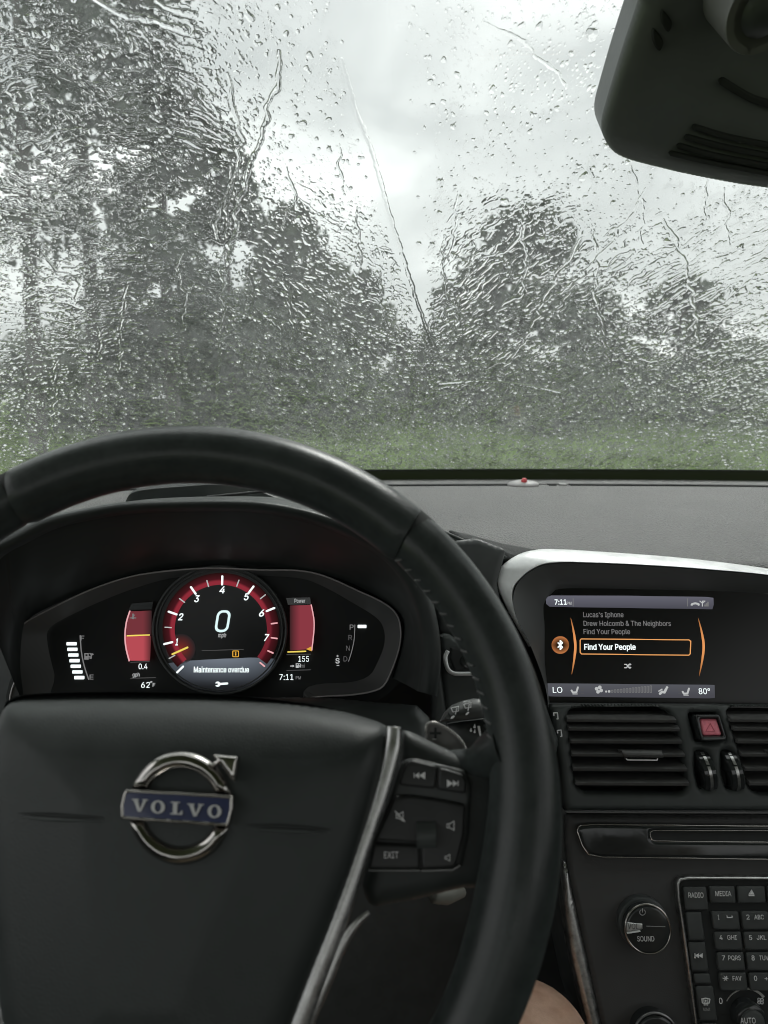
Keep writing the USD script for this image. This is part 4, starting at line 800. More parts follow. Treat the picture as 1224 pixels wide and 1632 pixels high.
# fan dial
fc = ST.loc(1190, 1618, .010); fk = ST.scale(1190, 1618, .010)
fd = thing('fan_dial', 'round fan dial marked AUTO below the keypad, cut by the bottom edge', 'knob', ST.world([[*fc, .008]])[0])
add(fd, 'body', disc(fc, 24 * fk, .006, .020, .003), M['gloss'], 40); add(fd, 'cap', disc(fc - [0, .0015], 19 * fk, .018, .0222, .002), M['black'], 40)
arc = [(1190 + 36 * math.cos(q), 1614 - 38 * math.sin(q)) for q in np.radians(np.linspace(152, 40, 16))]
wts = np.linspace(.6, 4.2, 16); L = np.array(arc); ctr = np.array([1190, 1614.]); d_ = (L - ctr) / np.linalg.norm(L - ctr, axis=1, keepdims=True)
plate(fd, 'scale_arc', ST, [tuple(p) for p in np.vstack([L + d_ * wts[:, None] * .5, (L - d_ * wts[:, None] * .5)[::-1]])], mat('scale_print', (.42, .42, .40), .5), .0069, .0078)
text(fd, 'dial_text', ST, '0', 1148.5, 1595, 8.5, M['print'], .0075, width=5.5); text(fd, 'dial_text', ST, 'AUTO', 1192, 1626.5, 8, M['print'], .0223, width=24)
fan = unary_union([shapely.affinity.rotate(Point(0, 3.2).buffer(2.6).difference(Point(0, 3.2).buffer(1.7)), 90 * i + 45, origin=(0, 0)) for i in range(4)]); plate(fd, 'fan_icon', ST, px_shape(fan, 1212, 1595.5, ST, .0075), M['print'], .0069, .0079)

# ---------------------------------------------------------------- screen
SC = Plane(ST.world([[*ST.loc(1005, 1030, -.016), -.016]])[0], 20)
sc = thing('infotainment_screen', 'lit colour screen showing a phone music menu set in the silver edged recess', 'screen', SC.o)
add(sc, 'glass', SC.mesh(flat(SC.poly([(862, 936), (1335, 944), (1335, 1130), (872, 1124)], 0), -.004, 0)), M['glass_black'], 30)
def grayv(t, b, y0, y1): return lambda x, y: lerp(t, b, (y - y0) / (y1 - y0))
sb_ = glowplate(sc, 'status_bar', SC, [(870, 952), (873, 949), (1000, 949.5), (1137, 951.5), (1138, 971), (870.5, 967)], .0003, grayv((.10, .10, .125), (.055, .055, .07), 949, 970))
text(sb_, 'status_text', SC, '7:11', 893.5, 959.5, 8.2, M['e_white'], .0005, width=19, bold=True); text(sb_, 'status_text', SC, 'PM', 907, 961.5, 4.8, M['e_soft'], .0005, width=7.5)
for x in (913.5, 1096): plate(sb_, 'divider_line', SC, line(SC, [(x, 954), (x, 966)], .9, .0006), M['e_grey'], .0004, .0007)
ph = LineString([(-6, -2), (-5, 0.3), (0, 1.6), (5, 0.3), (6, -2)]).buffer(1.5, cap_style=2); plate(sb_, 'phone_icon', SC, px_shape(ph, 1108, 963, SC, .0006), M['e_soft'], .0004, .0008)
an = LineString([(-4, 4.5), (0, 1), (4, 4.5), (0, 4.5)]).buffer(.6).union(sbox(-.7, -4, .7, 4.5)); plate(sb_, 'antenna_icon', SC, px_shape(an, 1119.5, 962.5, SC, .0006), M['e_soft'], .0004, .0008)
for i in range(3): plate(sb_, 'signal_bar', SC, px_shape(sbox(-1, -4, 1, -1 + 2.2 * i), 1123.5 + 2.4 * i, 962.5, SC, .0006), M['e_grey'], .0004, .0008)
for s, x, y, w in (("Lucas's Iphone", 961.5, 979.5, 64), ('Drew Holcomb & The Neighbors', 999.5, 993.5, 139), ('Find Your People', 967, 1006.5, 74)): text(sc, 'menu_text', SC, s, x, y, 8, M['e_grey'], .0005, width=w)
hl = Polygon([(926, 1017.5), (1098, 1019), (1101.5, 1021.5), (1101, 1042), (1098, 1045), (926.5, 1043), (924, 1040), (924, 1020)])
hi = hl.buffer(-1.5); HL = shapely.transform(hl.difference(hi), lambda a: SC.pts(a, .0006)); plate(sc, 'highlight_frame', SC, HL, M['e_orange'], .0004, .0008)
text(sc, 'menu_text', SC, 'Find Your People', 972, 1031, 8.8, M['e_white'], .0005, width=82, bold=True, label='white menu line inside the orange frame')
sh = unary_union([LineString([(-5, 2.6), (-2, 2.6), (2, -2.6), (4, -2.6)]).buffer(.8), LineString([(-5, -2.6), (-2, -2.6), (2, 2.6), (4, 2.6)]).buffer(.8), Polygon([(3, .6), (6, 2.6), (3, 4.6)]), Polygon([(3, -.6), (6, -2.6), (3, -4.6)])]); plate(sc, 'shuffle_icon', SC, px_shape(sh, 1000.5, 1061.5, SC, .0006), M['e_soft'], .0004, .0008)
for x0, x1, x2, y0, y2 in ((909.5, 917.5, 911, 984, 1076), (1112.5, 1122, 1114, 984, 1079)):
    c = curve([(x0, y0), (.35 * x0 + .65 * x1, .5 * (y0 + 1030)), (x1, 1030), (.35 * x2 + .65 * x1, .5 * (y2 + 1030)), (x2, y2)], 6); t_ = np.sin(np.linspace(0, np.pi, len(c))) * 2.3 + .25
    glowplate(sc, 'menu_arc', SC, [tuple(p) for p in np.vstack([c - np.c_[t_, 0 * t_], (c + np.c_[t_ * .6, 0 * t_])[::-1]])], .0005, lambda x, y: np.array((.62, .25, .085)) * (1 - (abs(y - 1030) / 50) ** 2 * .8))
def btc(x, y):
    q = math.hypot(x - 893, y - 1028) / 14; return lerp((.02, .012, .008), (.42, .15, .05), max(0, q - .35) / .6) * (.45 + .55 * abs(y - 1028) / 14)
bt = glowplate(sc, 'source_icon', SC, ell(893, 1028, 14, 14, 30), .0004, btc)
plate(bt, 'source_mark', SC, px_shape(LineString([(-3.4, 3.4), (3.4, -3.4), (0, -7), (0, 7), (3.4, 3.4), (-3.4, -3.4)]).buffer(1.0), 893, 1028, SC, .0007), M['e_white'], .0005, .0009)
cb = glowplate(sc, 'climate_bar', SC, [(872.5, 1089), (1139, 1091.5), (1139.5, 1113), (874, 1110)], .0003, grayv((.075, .078, .09), (.050, .05, .06), 1089, 1112))
text(cb, 'climate_text', SC, 'LO', 888.5, 1099.5, 9, M['e_white'], .0005, width=15); text(cb, 'climate_text', SC, '80°', 1122.5, 1101.5, 9, M['e_white'], .0005, width=18)
seat = LineString([(-6, .5), (-4, -2.6), (1.6, -2.2), (4, 5.5)]).buffer(1.4).union(LineString([(-4, -5), (3, -5)]).buffer(.6))
plate(cb, 'seat_icon', SC, px_shape(seat, 917, 1101, SC, .0006), M['e_soft'], .0004, .0008); plate(cb, 'seat_icon', SC, px_shape(seat, 1094, 1103, SC, .0006), M['e_soft'], .0004, .0008)
for x0 in (926, 1081): 
    for q in (-4, 0, 4): plate(cb, 'heat_mark', SC, px_shape(sbox(0, q - .4, 5, q + .4), x0, 1101, SC, .0006), M['e_dim'], .0004, .0007)
fan2 = unary_union([shapely.affinity.rotate(Point(1.4, 3.6).buffer(2.8), 90 * i, origin=(0, 0)) for i in range(4)]); plate(cb, 'fan_icon', SC, px_shape(fan2, 954.5, 1099, SC, .0006), M['e_soft'], .0004, .0008)
for i in range(16):
    hh = 1.6 + i * .28; x = 966 + i * 4.75; o = rrect(-1.7, -hh, 1.7, hh, .8) if hh > 1.7 else Point(0, 0).buffer(1.6); plate(cb, 'fan_level', SC, px_shape(o if i < 2 else o.difference(o.buffer(-.75)), x, 1103.6 - hh * .9, SC, .0006), M['e_soft' if i < 2 else 'e_grey'], .0004, .0008)
pers = unary_union([Point(5, 5.4).buffer(1.9), LineString([(3.5, 2.6), (1, -2.4), (-3, -1.6), (-6, -4.5)]).buffer(1.9), LineString([(-8, -.5), (-3, 2.5)]).buffer(.9)]); plate(cb, 'airflow_icon', SC, px_shape(pers, 1058, 1101, SC, .0006), M['e_soft'], .0004, .0008)

# ---------------------------------------------------------------- key slot and wiper stalk
ks = thing('key_slot', 'start key slot edged with a bright chrome bracket right of the instruments', 'key slot', FP.world([[*FP.loc(735, 1055, 0), .006]])[0])
puff(ks, 'socket', FP, [(718, 1032), (790, 1032), (790, 1072), (724, 1070), (717, 1050)], M['deep'], .006, .002, .002, wall=.001)
L = FP.pts(curve([(714, 1037), (710, 1046), (711, 1058), (715, 1068), (723, 1073), (735, 1074), (775, 1074)], 6), .010); add(ks, 'chrome_bracket', tube(FP.world(np.c_[L, np.full(len(L), .010)]), .0022, 10, r2=.0016), M['silver'], True)
puff(ks, 'button', FP, px_shape(Point(0, 0).buffer(13), 745, 1054, FP, .009), M['gloss'], .008, .002, .002)
SK = Plane(at(745, 1150, .475), 22)
wsx = thing('wiper_stalk', 'grey wiper stalk with wiper symbols behind the right side of the steering wheel', 'stalk', SK.o)
puff(wsx, 'stalk_top', SK, curve([(702, 1150), (708, 1138), (722, 1124), (748, 1115), (768, 1113), (779, 1119), (783, 1138), (770, 1144), (740, 1148)], 5, True), mat('stalk_grey', (.062, .066, .064), .45), -.012, .008, .008, wall=.010)
puff(wsx, 'stalk_body', SK, [(714, 1154), (738, 1150), (776, 1146), (800, 1142), (800, 1204), (770, 1204), (744, 1200), (720, 1180)], M['black'], -.020, .008, .010, wall=.012)
for yy in (1149, 1158, 1167, 1176, 1185, 1194): puff(wsx, 'ring_rib', SK, [(771, yy - 3), (790, yy - 4), (790, yy + 2.4), (772, yy + 3)], M['plastic'], -.004, .003, .0018, wall=.004)
plate(wsx, 'ring_mark', SK, px_shape(sbox(-4, -1, 4, 1), 777, 1148, SK, .006), M['print'], .004, .0066)
for dx, dy, k in ((726, 1131, 1), (746, 1125, 1)):
    g = Polygon([(-7, 4), (6, 5), (4.4, -3.5), (-5, -3.5)]); g = g.difference(g.buffer(-1)).union(LineString([(-1, -7), (2.4, 2)]).buffer(.6)); 
    if dx > 730: g = g.union(LineString([(-6, 7), (-1, 8), (4, 7)]).buffer(.6))
    plate(wsx, 'wiper_icon', SK, px_shape(g, dx, dy, SK, .0065, 8), M['print'], .004, .0068)
    plate(wsx, 'arrow_icon', SK, px_shape(Polygon([(-3.4, -2), (-1, -2.2), (3.4, .6), (2, 2.4), (-2, .4)]), dx - 4 + (3 if dx > 730 else 0), dy + 12, SK, .0065, 10), M['print'], .002, .0062)
for x, y in ((757, 1158), (751, 1164), (757, 1166)): plate(wsx, 'drop_icon', SK, px_shape(Point(0, -1).buffer(1.7).union(Polygon([(-1.5, -.4), (1.5, -.4), (.4, 4)])), x, y, SK, .002), M['print'], -.002, .0006)
plate(wsx, 'interval_mark', SK, [(761, 1157), (765, 1157), (767, 1172), (772, 1190), (769, 1182), (764, 1172)], M['print'], -.002, .0006)
# ---------------------------------------------------------------- steering wheel
WH = Plane(CAM + np.array([-.1055, .333, -.188]), 24.4)
RW = .1745
sw = thing('steering_wheel', 'black leather steering wheel with round hub emblem and spoke buttons', 'steering wheel', WH.o)
def ang_at(px, py): a = WH.loc(px, py, .012); return math.atan2(a[1], a[0])
aR, aL = ang_at(668, 832), ang_at(2, 762)
def rim(a0, a1, ra, rb, n=90, ends=True):
    """a piece of the rim between two angles; ra in the plane of the wheel, rb across it, both functions of the angle"""
    a = np.linspace(a0, a1, n); r1 = np.array([ra(q) for q in a]); r2 = np.array([rb(q) for q in a])
    if ends:
        d = np.minimum(np.arange(n), np.arange(n)[::-1]) * abs(a1 - a0) / (n - 1) * RW; e = np.sqrt(np.clip(1 - (1 - np.minimum(d / .0035, 1)) ** 2, .35, 1)); r1, r2 = r1 * (.9 + .1 * e), r2 * (.9 + .1 * e)
    # the outer edge keeps its radius: a thicker rim grows inwards
    R = RW + .0155 - r1
    P = WH.world(np.c_[R * np.cos(a), R * np.sin(a), 0 * a])
    return tube(P, r1, 28, r2=r2, up=WH.n)
bump = lambda q, c, w: math.exp(-((q - c + math.pi) % (2 * math.pi) - math.pi) ** 2 / w ** 2)
grip = lambda q: .0147 + .0034 * bump(q, math.radians(-14), .36) + .0034 * bump(q, math.radians(194), .36) + .0010 * bump(q, -1.57, 1.2)
add(sw, 'rim', rim(aR + .005, aL - .005, lambda q: .0155, lambda q: .0165), M['leather'], 60)
add(sw, 'grip', rim(aR - .003, aL - 2 * math.pi + .003, grip, lambda q: grip(q) * 1.04, 150), mat('grip_leather', (.022, .0265, .0252), .30, spec=.42, bump=('leather', 1000, .00008), vary=(70, .85, 1.15)), 60)
add(sw, 'core', rim(aR + .03, aR - .03, lambda q: .0135, lambda q: .0142, 12, False), M['deep'], 60); add(sw, 'core', rim(aL + .03, aL - .03, lambda q: .0135, lambda q: .0142, 12, False), M['deep'], 60)
# stitches along the inner side of the right grip
for i, q in enumerate(np.linspace(aR - .03, math.radians(10), 15)):
    g = grip(q); R = RW + .0155 - g; c_ = np.array([R * math.cos(q), R * math.sin(q)])
    P = []
    for f in np.linspace(math.radians(152), math.radians(172), 5):
        da = (f - math.radians(162)) * .045; rr = R + g * 1.02 * math.cos(f); P.append([rr * math.cos(q + da), rr * math.sin(q + da), g * 1.06 * math.sin(f)])
    add(sw, 'stitch', tube(WH.world(np.array(P)), .0005, 6), mat('thread_grey', (.14, .14, .14), .6) if i == 0 else '/World/Looks/thread_grey', True)
# hub pad: its face domed, its top edge rolling away
hub_px = curve([(-14, 1150), (-12, 1122), (8, 1108), (60, 1103), (160, 1101), (300, 1103), (420, 1112), (520, 1127), (590, 1146), (614, 1156), (619, 1172), (606, 1240), (578, 1340), (540, 1450), (500, 1550), (466, 1640), (430, 1730), (340, 1790), (130, 1790), (40, 1730), (12, 1640), (-2, 1540), (-10, 1400), (-14, 1270)], 6, True)
HB = -.004
hp_ = WH.poly(hub_px, HB); hc = WH.loc(300, 1300, HB)
cl_line = lambda A: A[:, 1] - hc[1]
def hubdome(A, d):
    b = A[:, 1] - hc[1]; a = A[:, 0] - hc[0]
    top = np.clip((b - .020) / .045, 0, 1)
    return np.minimum(d, .05) * .16 - .034 * top ** 2
hubm = pillow(hp_, HB - .012, .012, .013, step=.005, wall=.012, grid=.0028, dome=hubdome, segs=7)
hub = add(sw, 'hub_pad', WH.mesh(hubm), M['pad'], 60)
from scipy.interpolate import NearestNDInterpolator
hz_ = NearestNDInterpolator(hubm.vertices[hubm.vertices[:, 2] > HB + .002][:, :2], hubm.vertices[hubm.vertices[:, 2] > HB + .002][:, 2])
for p0, p1 in (((24, 1297), (168, 1302)), ((394, 1313), (528, 1323))):
    q = np.array([WH.loc(p0[0] + (p1[0] - p0[0]) * s, p0[1] + (p1[1] - p0[1]) * s, .014) for s in np.linspace(0, 1, 14)]); z = hz_(q)
    z = np.polyval(np.polyfit(np.arange(14), z, 2), np.arange(14)); add(hub, 'pad_crease_shade', tube(WH.world(np.c_[q, z + .0001]), np.sin(np.linspace(.15, math.pi - .15, 14)) * .0011, 8), M['deep'], True)  # dark half-sunk tube, the shade of the crease put in as colour
    add(hub, 'crease_lip_highlight', tube(WH.world(np.c_[q - [0, .0016], z - .0002]), np.sin(np.linspace(.15, math.pi - .15, 14)) * .0012, 8), M['plastic'], True)  # lighter tube below it, standing for the lit edge of the crease
# the chrome strips between pad and spokes
def strip(pts, w0, name):
    """a curved metal strip through photo points, its width (photo pixels) varying"""
    c = curve(pts, 8); n = len(c); w = np.interp(np.linspace(0, 1, n), np.linspace(0, 1, len(w0)), w0) * WH.scale(500, 1300, 0)
    L = WH.pts(c, -.002); return add(sw, name, tube(WH.world(np.c_[L, np.full(n, -.002)]), w * .66, 16, r2=w * .42, up=WH.n), M['satin'], True)
strip([(628, 1158), (625, 1190), (614, 1235), (598, 1290), (577, 1350), (555, 1415), (530, 1485), (503, 1555), (474, 1632), (450, 1700)], [17, 22, 22, 20, 22, 26, 28, 30, 32], 'chrome_strip')
strip([(588, 1454), (570, 1470), (553, 1492), (538, 1520), (522, 1560), (500, 1610), (480, 1660)], [5, 9, 12, 13, 13, 12], 'chrome_branch')
strip([(-30, 1420), (-14, 1500), (0, 1570), (12, 1632), (26, 1700)], [16, 20, 22, 24], 'chrome_strip')
# right spoke: leather above, switch block on it
spk = [(636, 1158), (668, 1172), (700, 1188), (735, 1204), (770, 1206), (800, 1180), (820, 1260), (812, 1380), (780, 1420), (740, 1420), (660, 1440), (590, 1452), (576, 1420), (588, 1370), (608, 1310), (626, 1250), (636, 1200)]
puff(sw, 'spoke', WH, rounded(spk, .003, WH, -.012), M['pad'], -.034, .008, .010, wall=.014, step=.004)
puff(sw, 'switch_block', WH, rounded([(640, 1212), (660, 1208), (742, 1228), (752, 1250), (748, 1330), (736, 1384), (722, 1390), (590, 1384), (592, 1350), (622, 1270)], .003, WH, -.010), M['black'], -.016, .002, .003, wall=.005, step=.003)
def sbtn(pl, name='switch'): return puff(sw, name, WH, rounded(pl, .0015, WH, -.006), mat('switch_black', (.018, .019, .019), .42) if not stage.GetPrimAtPath('/World/Looks/switch_black') else '/World/Looks/switch_black', -.012, .0015, .0015, wall=.0045, step=.0015)
HS = -.0056
k1 = sbtn([(648, 1216), (656, 1211), (697, 1221), (694, 1258), (636, 1252), (637, 1243)]); k2_ = sbtn([(699, 1222), (738, 1234), (744, 1246), (742, 1266), (697, 1259)])
k3 = sbtn([(630, 1268), (660, 1268), (700, 1274), (742, 1282), (740, 1330), (728, 1376), (724, 1383), (672, 1386), (671, 1344), (597, 1340), (602, 1328), (616, 1300)])
k4 = sbtn([(596, 1344), (668, 1347), (669, 1386), (587, 1385)])
rwm = lambda: unary_union([sbox(-9.5, -4, -8.3, 4), Polygon([(-8, 0), (-1, 5), (-1, -5)]), Polygon([(-1, 0), (8.5, 6), (8.5, -6)])])
plate(k1, 'skip_icon', WH, px_shape(rwm(), 669, 1236, WH, HS), M['print'], HS - .001, HS + .0004); plate(k2_, 'skip_icon', WH, px_shape(shapely.affinity.scale(rwm(), -1, 1, origin=(0, 0)), 721, 1248.5, WH, HS), M['print'], HS - .001, HS + .0004)
spkr = lambda k: (lambda o: o.difference(o.buffer(-1.1)))(unary_union([sbox(-6, -3.5, -2, 3.5), Polygon([(-2, 3.5), (6, 8), (6, -8), (-2, -3.5)])])).union(sbox(-2.5, -3.5, -1.6, 3.5))
mu = spkr(1).union(LineString([(-7, 8), (8, -8)]).buffer(.8)); plate(k3, 'mute_icon', WH, px_shape(mu, 637, 1301, WH, HS), M['print'], HS - .001, HS + .0004)
plate(k3, 'volume_icon', WH, px_shape(spkr(1), 718, 1316, WH, HS), M['print'], HS - .001, HS + .0004); plate(k3, 'volume_icon', WH, px_shape(shapely.affinity.scale(spkr(1), .72, .72, origin=(0, 0)), 713, 1367, WH, HS), M['print'], HS - .001, HS + .0004)
text(k4, 'switch_text', WH, 'EXIT', 623.5, 1362.5, 9.5, M['print'], HS, width=23)
sr = [WH.loc(x, 1330, -.006) for x in (664, 694)]
add(sw, 'scroll_wheel', tube(WH.world(np.array([[*sr[0], -.009], [*sr[1], -.009]])), .0068, 24), M['plastic'], 40)
plate(sw, 'switch_edge', WH, line(WH, [(588, 1388), (669, 1388)], 1.0, -.006), M['dimprint'], -.010, -.0066); plate(sw, 'switch_edge', WH, line(WH, [(673, 1388.5), (722, 1387), (733, 1380)], 1.3, -.006), M['dimprint'], -.010, -.0066)
# web of leather from the spoke up to the rim
web = [WH.world(np.array([[*WH.loc(x, y, h), h]]))[0] for x, y, h in ((716, 1208, -.024), (752, 1214, -.017), (782, 1206, -.009), (815, 1194, -.002))]
add(sw, 'spoke_web', tube(curve(np.array(web), 6), np.interp(np.linspace(0, 1, 19), [0, .4, 1], [.004, .0075, .016]), 16), M['leather'], True)
# gear paddle behind the spoke
PD = Plane(WH.o - WH.n * .030, 24.4)
pdp = curve([(679, 1168), (680, 1156), (689, 1151), (702, 1155), (722, 1167), (738, 1184), (746, 1206), (750, 1240), (700, 1240), (676, 1200)], 5, True)
pad = add(sw, 'gear_paddle', PD.mesh(pillow(PD.poly(pdp, 0), -.003, .0015, .002, wall=.001, step=.0015)), mat('paddle_grey', (.15, .145, .14), .4), 50)
L = PD.pts(curve([(679, 1168), (680, 1156), (689, 1151), (702, 1155), (722, 1167), (738, 1184), (746, 1206)], 6), 0); add(pad, 'bright_edge', tube(PD.world(np.c_[L, np.full(len(L), -.0004)]), .0006, 6), M['chrome'], True)
plate(pad, 'plus_mark', PD, px_shape(sbox(-9, -2, 9, 2).union(sbox(-2, -9, 2, 9)), 694, 1168.5, PD, .0), M['deep'], -.0012, .0002)
plate(pad, 'minus_mark', PD, px_shape(sbox(-3, -.7, 3, .7), 692, 1178, PD, .0), M['print'], -.0012, .0002)
# emblem
EM = Plane(WH.o, 24.4); HE = .0212
ec = EM.loc(282, 1290, HE); ek = EM.scale(282, 1290, HE)
eo = EM.poly([(283 + 85 * math.cos(q), 1290 - 92 * math.sin(q)) for q in np.linspace(0, 6.283, 72, endpoint=False)], HE); eb = EM.poly([(283 + 60 * math.cos(q), 1289 - 62 * math.sin(q)) for q in np.linspace(0, 6.283, 72, endpoint=False)], HE)
barp = EM.poly([(200, 1258), (286, 1262), (371, 1268), (371, 1290), (364, 1318), (280, 1312), (192, 1306), (191, 1285), (196, 1264)], HE)
emb = add(sw, 'emblem_ring', EM.mesh(pillow(eo.difference(eb).difference(barp.buffer(.0003)), HE - .006, .0045, .006, step=.0016, wall=.0005, segs=6)), M['chrome'], 60, 'round chrome emblem with an arrow and a blue name bar')
arr = EM.poly([(338, 1202), (379, 1206), (373, 1247), (366, 1240), (350, 1218), (334, 1224), (331, 1220), (344, 1211)], HE); puff(emb, 'arrow', EM, arr.difference(eo.buffer(-.001)), M['chrome'], HE - .006, .0020, .002, wall=.004, step=.0008)
puff(emb, 'bar_frame', EM, barp.difference(barp.buffer(-.0017)), M['chrome'], HE - .006, .0012, .0009, wall=.005, step=.0008)
plate(emb, 'blue_bar', EM, barp.buffer(-.0014), M['blue'], HE - .006, HE - .0002)
Vg = lambda: unary_union([Polygon([(-11, 10), (-4, 10), (2, -10), (-2.4, -10)]), Polygon([(11, 10), (6.4, 10), (-1, -10), (2, -10)]), sbox(-13, 8.4, -2, 10), sbox(4, 8.4, 13, 10)])
Og = lambda: Point(0, 0).buffer(1, quad_segs=12); Og2 = lambda: shapely.affinity.scale(Og(), 11, 10.4).difference(shapely.affinity.scale(Og(), 5.2, 8.2))
Lg = lambda: unary_union([sbox(-5, -10, 1.6, 10), sbox(-9, 8.4, 5.5, 10), sbox(-9, -10, 10, -8.2), Polygon([(10, -10), (10, -3.4), (8.6, -3.4), (5, -9)])])
for g, x, y in ((Vg(), 223, 1283.5), (Og2(), 252, 1286), (Lg(), 281, 1288), (Vg(), 311.5, 1291), (Og2(), 342, 1293)):
    plate(emb, 'letter', EM, px_shape(g, x, y, EM, HE, -2.5), mat('letter_silver', (.45, .45, .44), .4, .6) if not stage.GetPrimAtPath('/World/Looks/letter_silver') else '/World/Looks/letter_silver', HE - .001, HE + .0004)
# steering column behind the hub
add(sw, 'column', tube(np.array([WH.o - WH.n * .03 - WH.e2 * .02, WH.o - WH.n * .20 - WH.e2 * .02]), .045, 24), M['black'], 40)
add(sw, 'adjusting_lever', tube(np.array([at(690, 1426, .50), at(712, 1426, .505), at(736, 1422, .52)]), np.array([.006, .007, .004]), 12), mat('lever_grey', (.16, .16, .14), .5), True)

# ---------------------------------------------------------------- sensor housing at the top of the windscreen, mirror stem
SHN = Plane(at(1100, 160, .575), -90 + 33.5 + 14)      # its face looks down and back at the driver
sh_t = thing('sensor_housing', 'black plastic sensor housing with dark strips for the shade of its slots at the top right of the windscreen', 'sensor housing', SHN.o)
shp = [(1035, -60), (1018, 0), (990, 85), (966, 165), (959, 195), (962, 218), (976, 241), (1000, 254), (1045, 266), (1110, 281), (1224, 300), (1500, 330), (1560, -60)]
SHP = SHN.poly(curve(shp, 4, True), -.013).buffer(-.004).buffer(.004)
add(sh_t, 'body', SHN.mesh(pillow(SHP, -.045, .012, .020, step=.004, wall=.03, segs=8, grid=.012)), mat('housing_plastic', (.115, .122, .125), .42, bump=('noise', 900, .0003), vary=(25, .9, 1.1)), 60)
for pl, w in (([(1106, 201), (1160, 217), (1240, 233)], 8), ([(1094, 217), (1150, 232), (1240, 250)], 8), ([(1082, 231), (1140, 247), (1240, 266)], 8), ([(1069, 243), (1130, 257), (1240, 278)], 7), ([(1150, 128), (1196, 155), (1240, 168)], 10)):
    L = curve(pl, 6); q = stroke(SHN.pts(L, -.003), w * SHN.scale(1150, 230, 0)); puff(sh_t, 'slot', SHN, q, M['deep'], -.008, .0012, .0016, wall=.0075, step=.0016)  # proud near-black strips, colour standing in for the shade of grooves
for x, y in ((1059, 28), (1045, 58)):
    q = SHN.poly(curve([(x - 5, y - 14), (x + 10, y + 4), (x + 4, y + 20), (x - 6, y + 6)], 5, True), -.004); puff(sh_t, 'side_slot_shade', SHN, q, M['deep'], -.010, .001, .0015, wall=.0095, step=.0015)  # side openings likewise: their shade laid on as dark strips
mstem = at(1216, 18, .50)
ms = thing('mirror_stem', 'grey round socket of the mirror stem at the top right corner of the picture', 'mirror mount', mstem)
dr = np.array([.15, -.75, -.64]); dr /= np.linalg.norm(dr)
add(ms, 'cup', tube(np.array([mstem - dr * .04, mstem, mstem + dr * .002, mstem + dr * .002, mstem - dr * .01]), np.array([.020, .024, .0235, .019, .018]), 40), mat('stem_grey', (.11, .11, .105), .4), 40)
add(ms, 'ball', trimesh.creation.icosphere(3, .0165).apply_translation(mstem - dr * .006), M['plastic'], True)

# ---------------------------------------------------------------- the driver's legs
import manifold3d as m3
def body(joints, bones, refine=.012, smooth=12):
    tot = m3.Manifold()
    S = {k: m3.Manifold.sphere(r, 28).translate(tuple(map(float, p))) for k, (p, r) in joints.items()}
    for b in bones: tot = tot + m3.Manifold.batch_hull([S[k] for k in b])
    m = tot.refine_to_length(refine).to_mesh(); t = trimesh.Trimesh(m.vert_properties[:, :3], m.tri_verts); trimesh.smoothing.filter_taubin(t, iterations=smooth); return t
kz = CAM[2]
J = {'pelvis': ((-.105, -.12, kz - .60), .13), 'hipr': ((.0, -.06, kz - .62), .088), 'hipl': ((-.21, -.06, kz - .62), .088), 'thr': ((.06, .24, kz - .575), .076), 'thl': ((-.25, .24, kz - .585), .076), 'kneer': ((.112, .525, kz - .522), .057), 'kneel': ((-.275, .50, kz - .560), .056),
     'calfr': ((.112, .64, kz - .72), .053), 'calfl': ((-.28, .60, kz - .73), .053), 'ankr': ((.115, .76, kz - .92), .036), 'ankl': ((-.285, .68, kz - .93), .036), 'toer': ((.12, .90, kz - .93), .030), 'toel': ((-.29, .83, kz - .95), .030)}
drv = thing('person', 'driver in khaki shorts, seated, a bare right knee seen beside the steering wheel', 'person', J['pelvis'][0])
add(drv, 'legs', body(J, [('pelvis', 'hipr', 'hipl'), ('hipr', 'thr'), ('thr', 'kneer'), ('kneer', 'calfr'), ('calfr', 'ankr'), ('ankr', 'toer'), ('hipl', 'thl'), ('thl', 'kneel'), ('kneel', 'calfl'), ('calfl', 'ankl'), ('ankl', 'toel')]), M['skin'], True)
JS = {k: (p, r + .012) for k, (p, r) in J.items()}
for k, (a, b) in {'endr': ('thr', 'kneer'), 'endl': ('thl', 'kneel')}.items():
    p = np.array(J[a][0]) * .62 + np.array(J[b][0]) * .38; JS[k] = (tuple(p), .082)
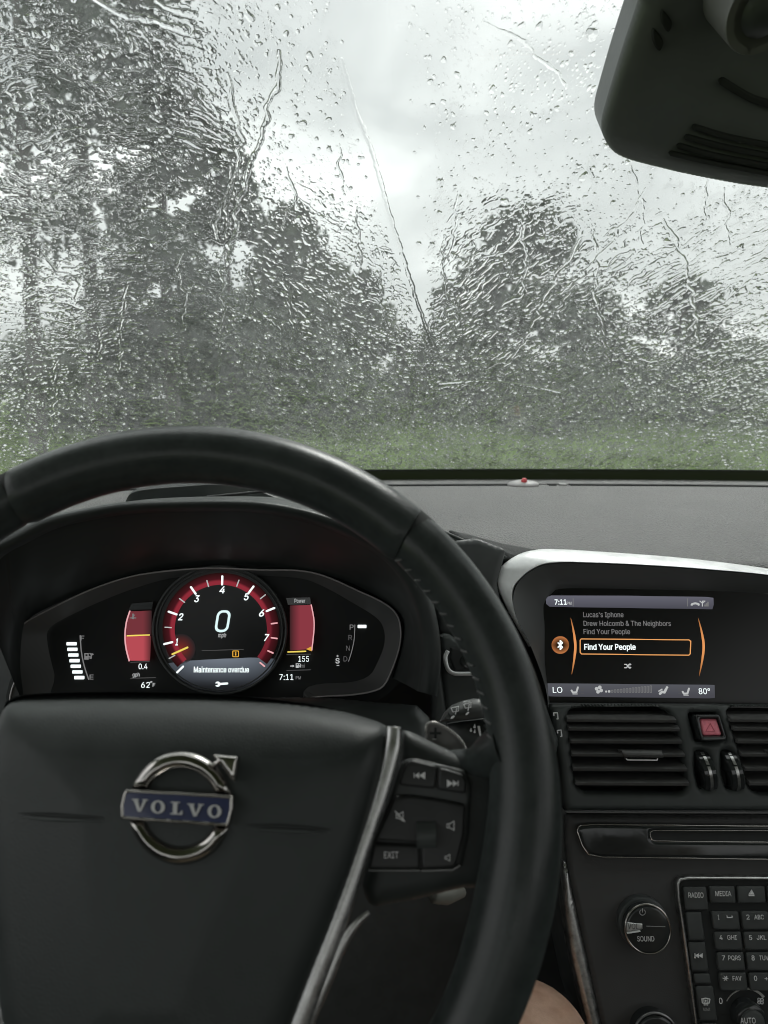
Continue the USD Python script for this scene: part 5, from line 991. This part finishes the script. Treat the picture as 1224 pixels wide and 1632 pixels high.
add(drv, 'shorts', body(JS, [('pelvis', 'hipr', 'hipl'), ('hipr', 'thr'), ('thr', 'endr'), ('hipl', 'thl'), ('thl', 'endl')]), M['cloth'], True)

# ---------------------------------------------------------------- the cabin round the driver: roof lining, doors, floor, back
cab = thing('car_cabin', 'dark car cabin shell with roof lining, doors, floor and rear bench', 'car', (XC, 0, .30))
z0_, zb, zr = kz - .98, kz - .20, kz + .43
tx, tyy = np.meshgrid(np.linspace(-.66, 1.16, 20), np.linspace(.50, -2.2, 16), indexing='ij')
rz = zr + .05 - .06 * ((tx - XC) / .9) ** 2 - .05 * (np.clip(-tyy - .9, 0, 2)) ** 2
def gridmesh(X, Y, Z):
    n0, n1 = X.shape; I = np.arange(n0 * n1).reshape(n0, n1); return trimesh.Trimesh(np.c_[X.ravel(), Y.ravel(), Z.ravel()], np.vstack([np.c_[I[:-1, :-1].ravel(), I[1:, :-1].ravel(), I[1:, 1:].ravel()], np.c_[I[:-1, :-1].ravel(), I[1:, 1:].ravel(), I[:-1, 1:].ravel()]]), process=False)
def closed_roof():
    a = gridmesh(tx, tyy, rz); b = gridmesh(tx, tyy, rz + .03); b.invert(); return [a, b]
add(cab, 'roof_lining', closed_roof(), M['fabric'], True)
add(cab, 'floor', box((-.62, -2.2, z0_ - .02), (1.12, 1.15, z0_)), M['deep'], 30)
for x in (-.66, 1.13): add(cab, 'door_panel', box((x, -2.2, z0_), (x + .03, 1.16, zb)), M['black'], 30)
add(cab, 'firewall', box((-.62, 1.08, z0_), (1.12, 1.11, kz - .20)), M['deep'], 30)
add(cab, 'rear_bench', pillow(sbox(-.6, -.1, 1.1, .75), 0, .06, .06, step=.05).apply_transform(np.array([[1, 0, 0, 0], [0, 0, 1, -1.55], [0, 1, 0, kz - .80], [0, 0, 0, 1]], float)), mat('tan_leather', (.20, .16, .12), .6), 40)
for x in (-.66, 1.13):
    for y, w in ((-.45, .10), (-1.9, .22)): add(cab, 'pillar', box((x, y - w, zb), (x + .03, y, zr)), M['black'], 30)
    add(cab, 'front_pillar', tube(np.array([(x + .015, 1.14, kz - .14), (x + .02, .45, zr)]), .035, 10), M['black'], True)
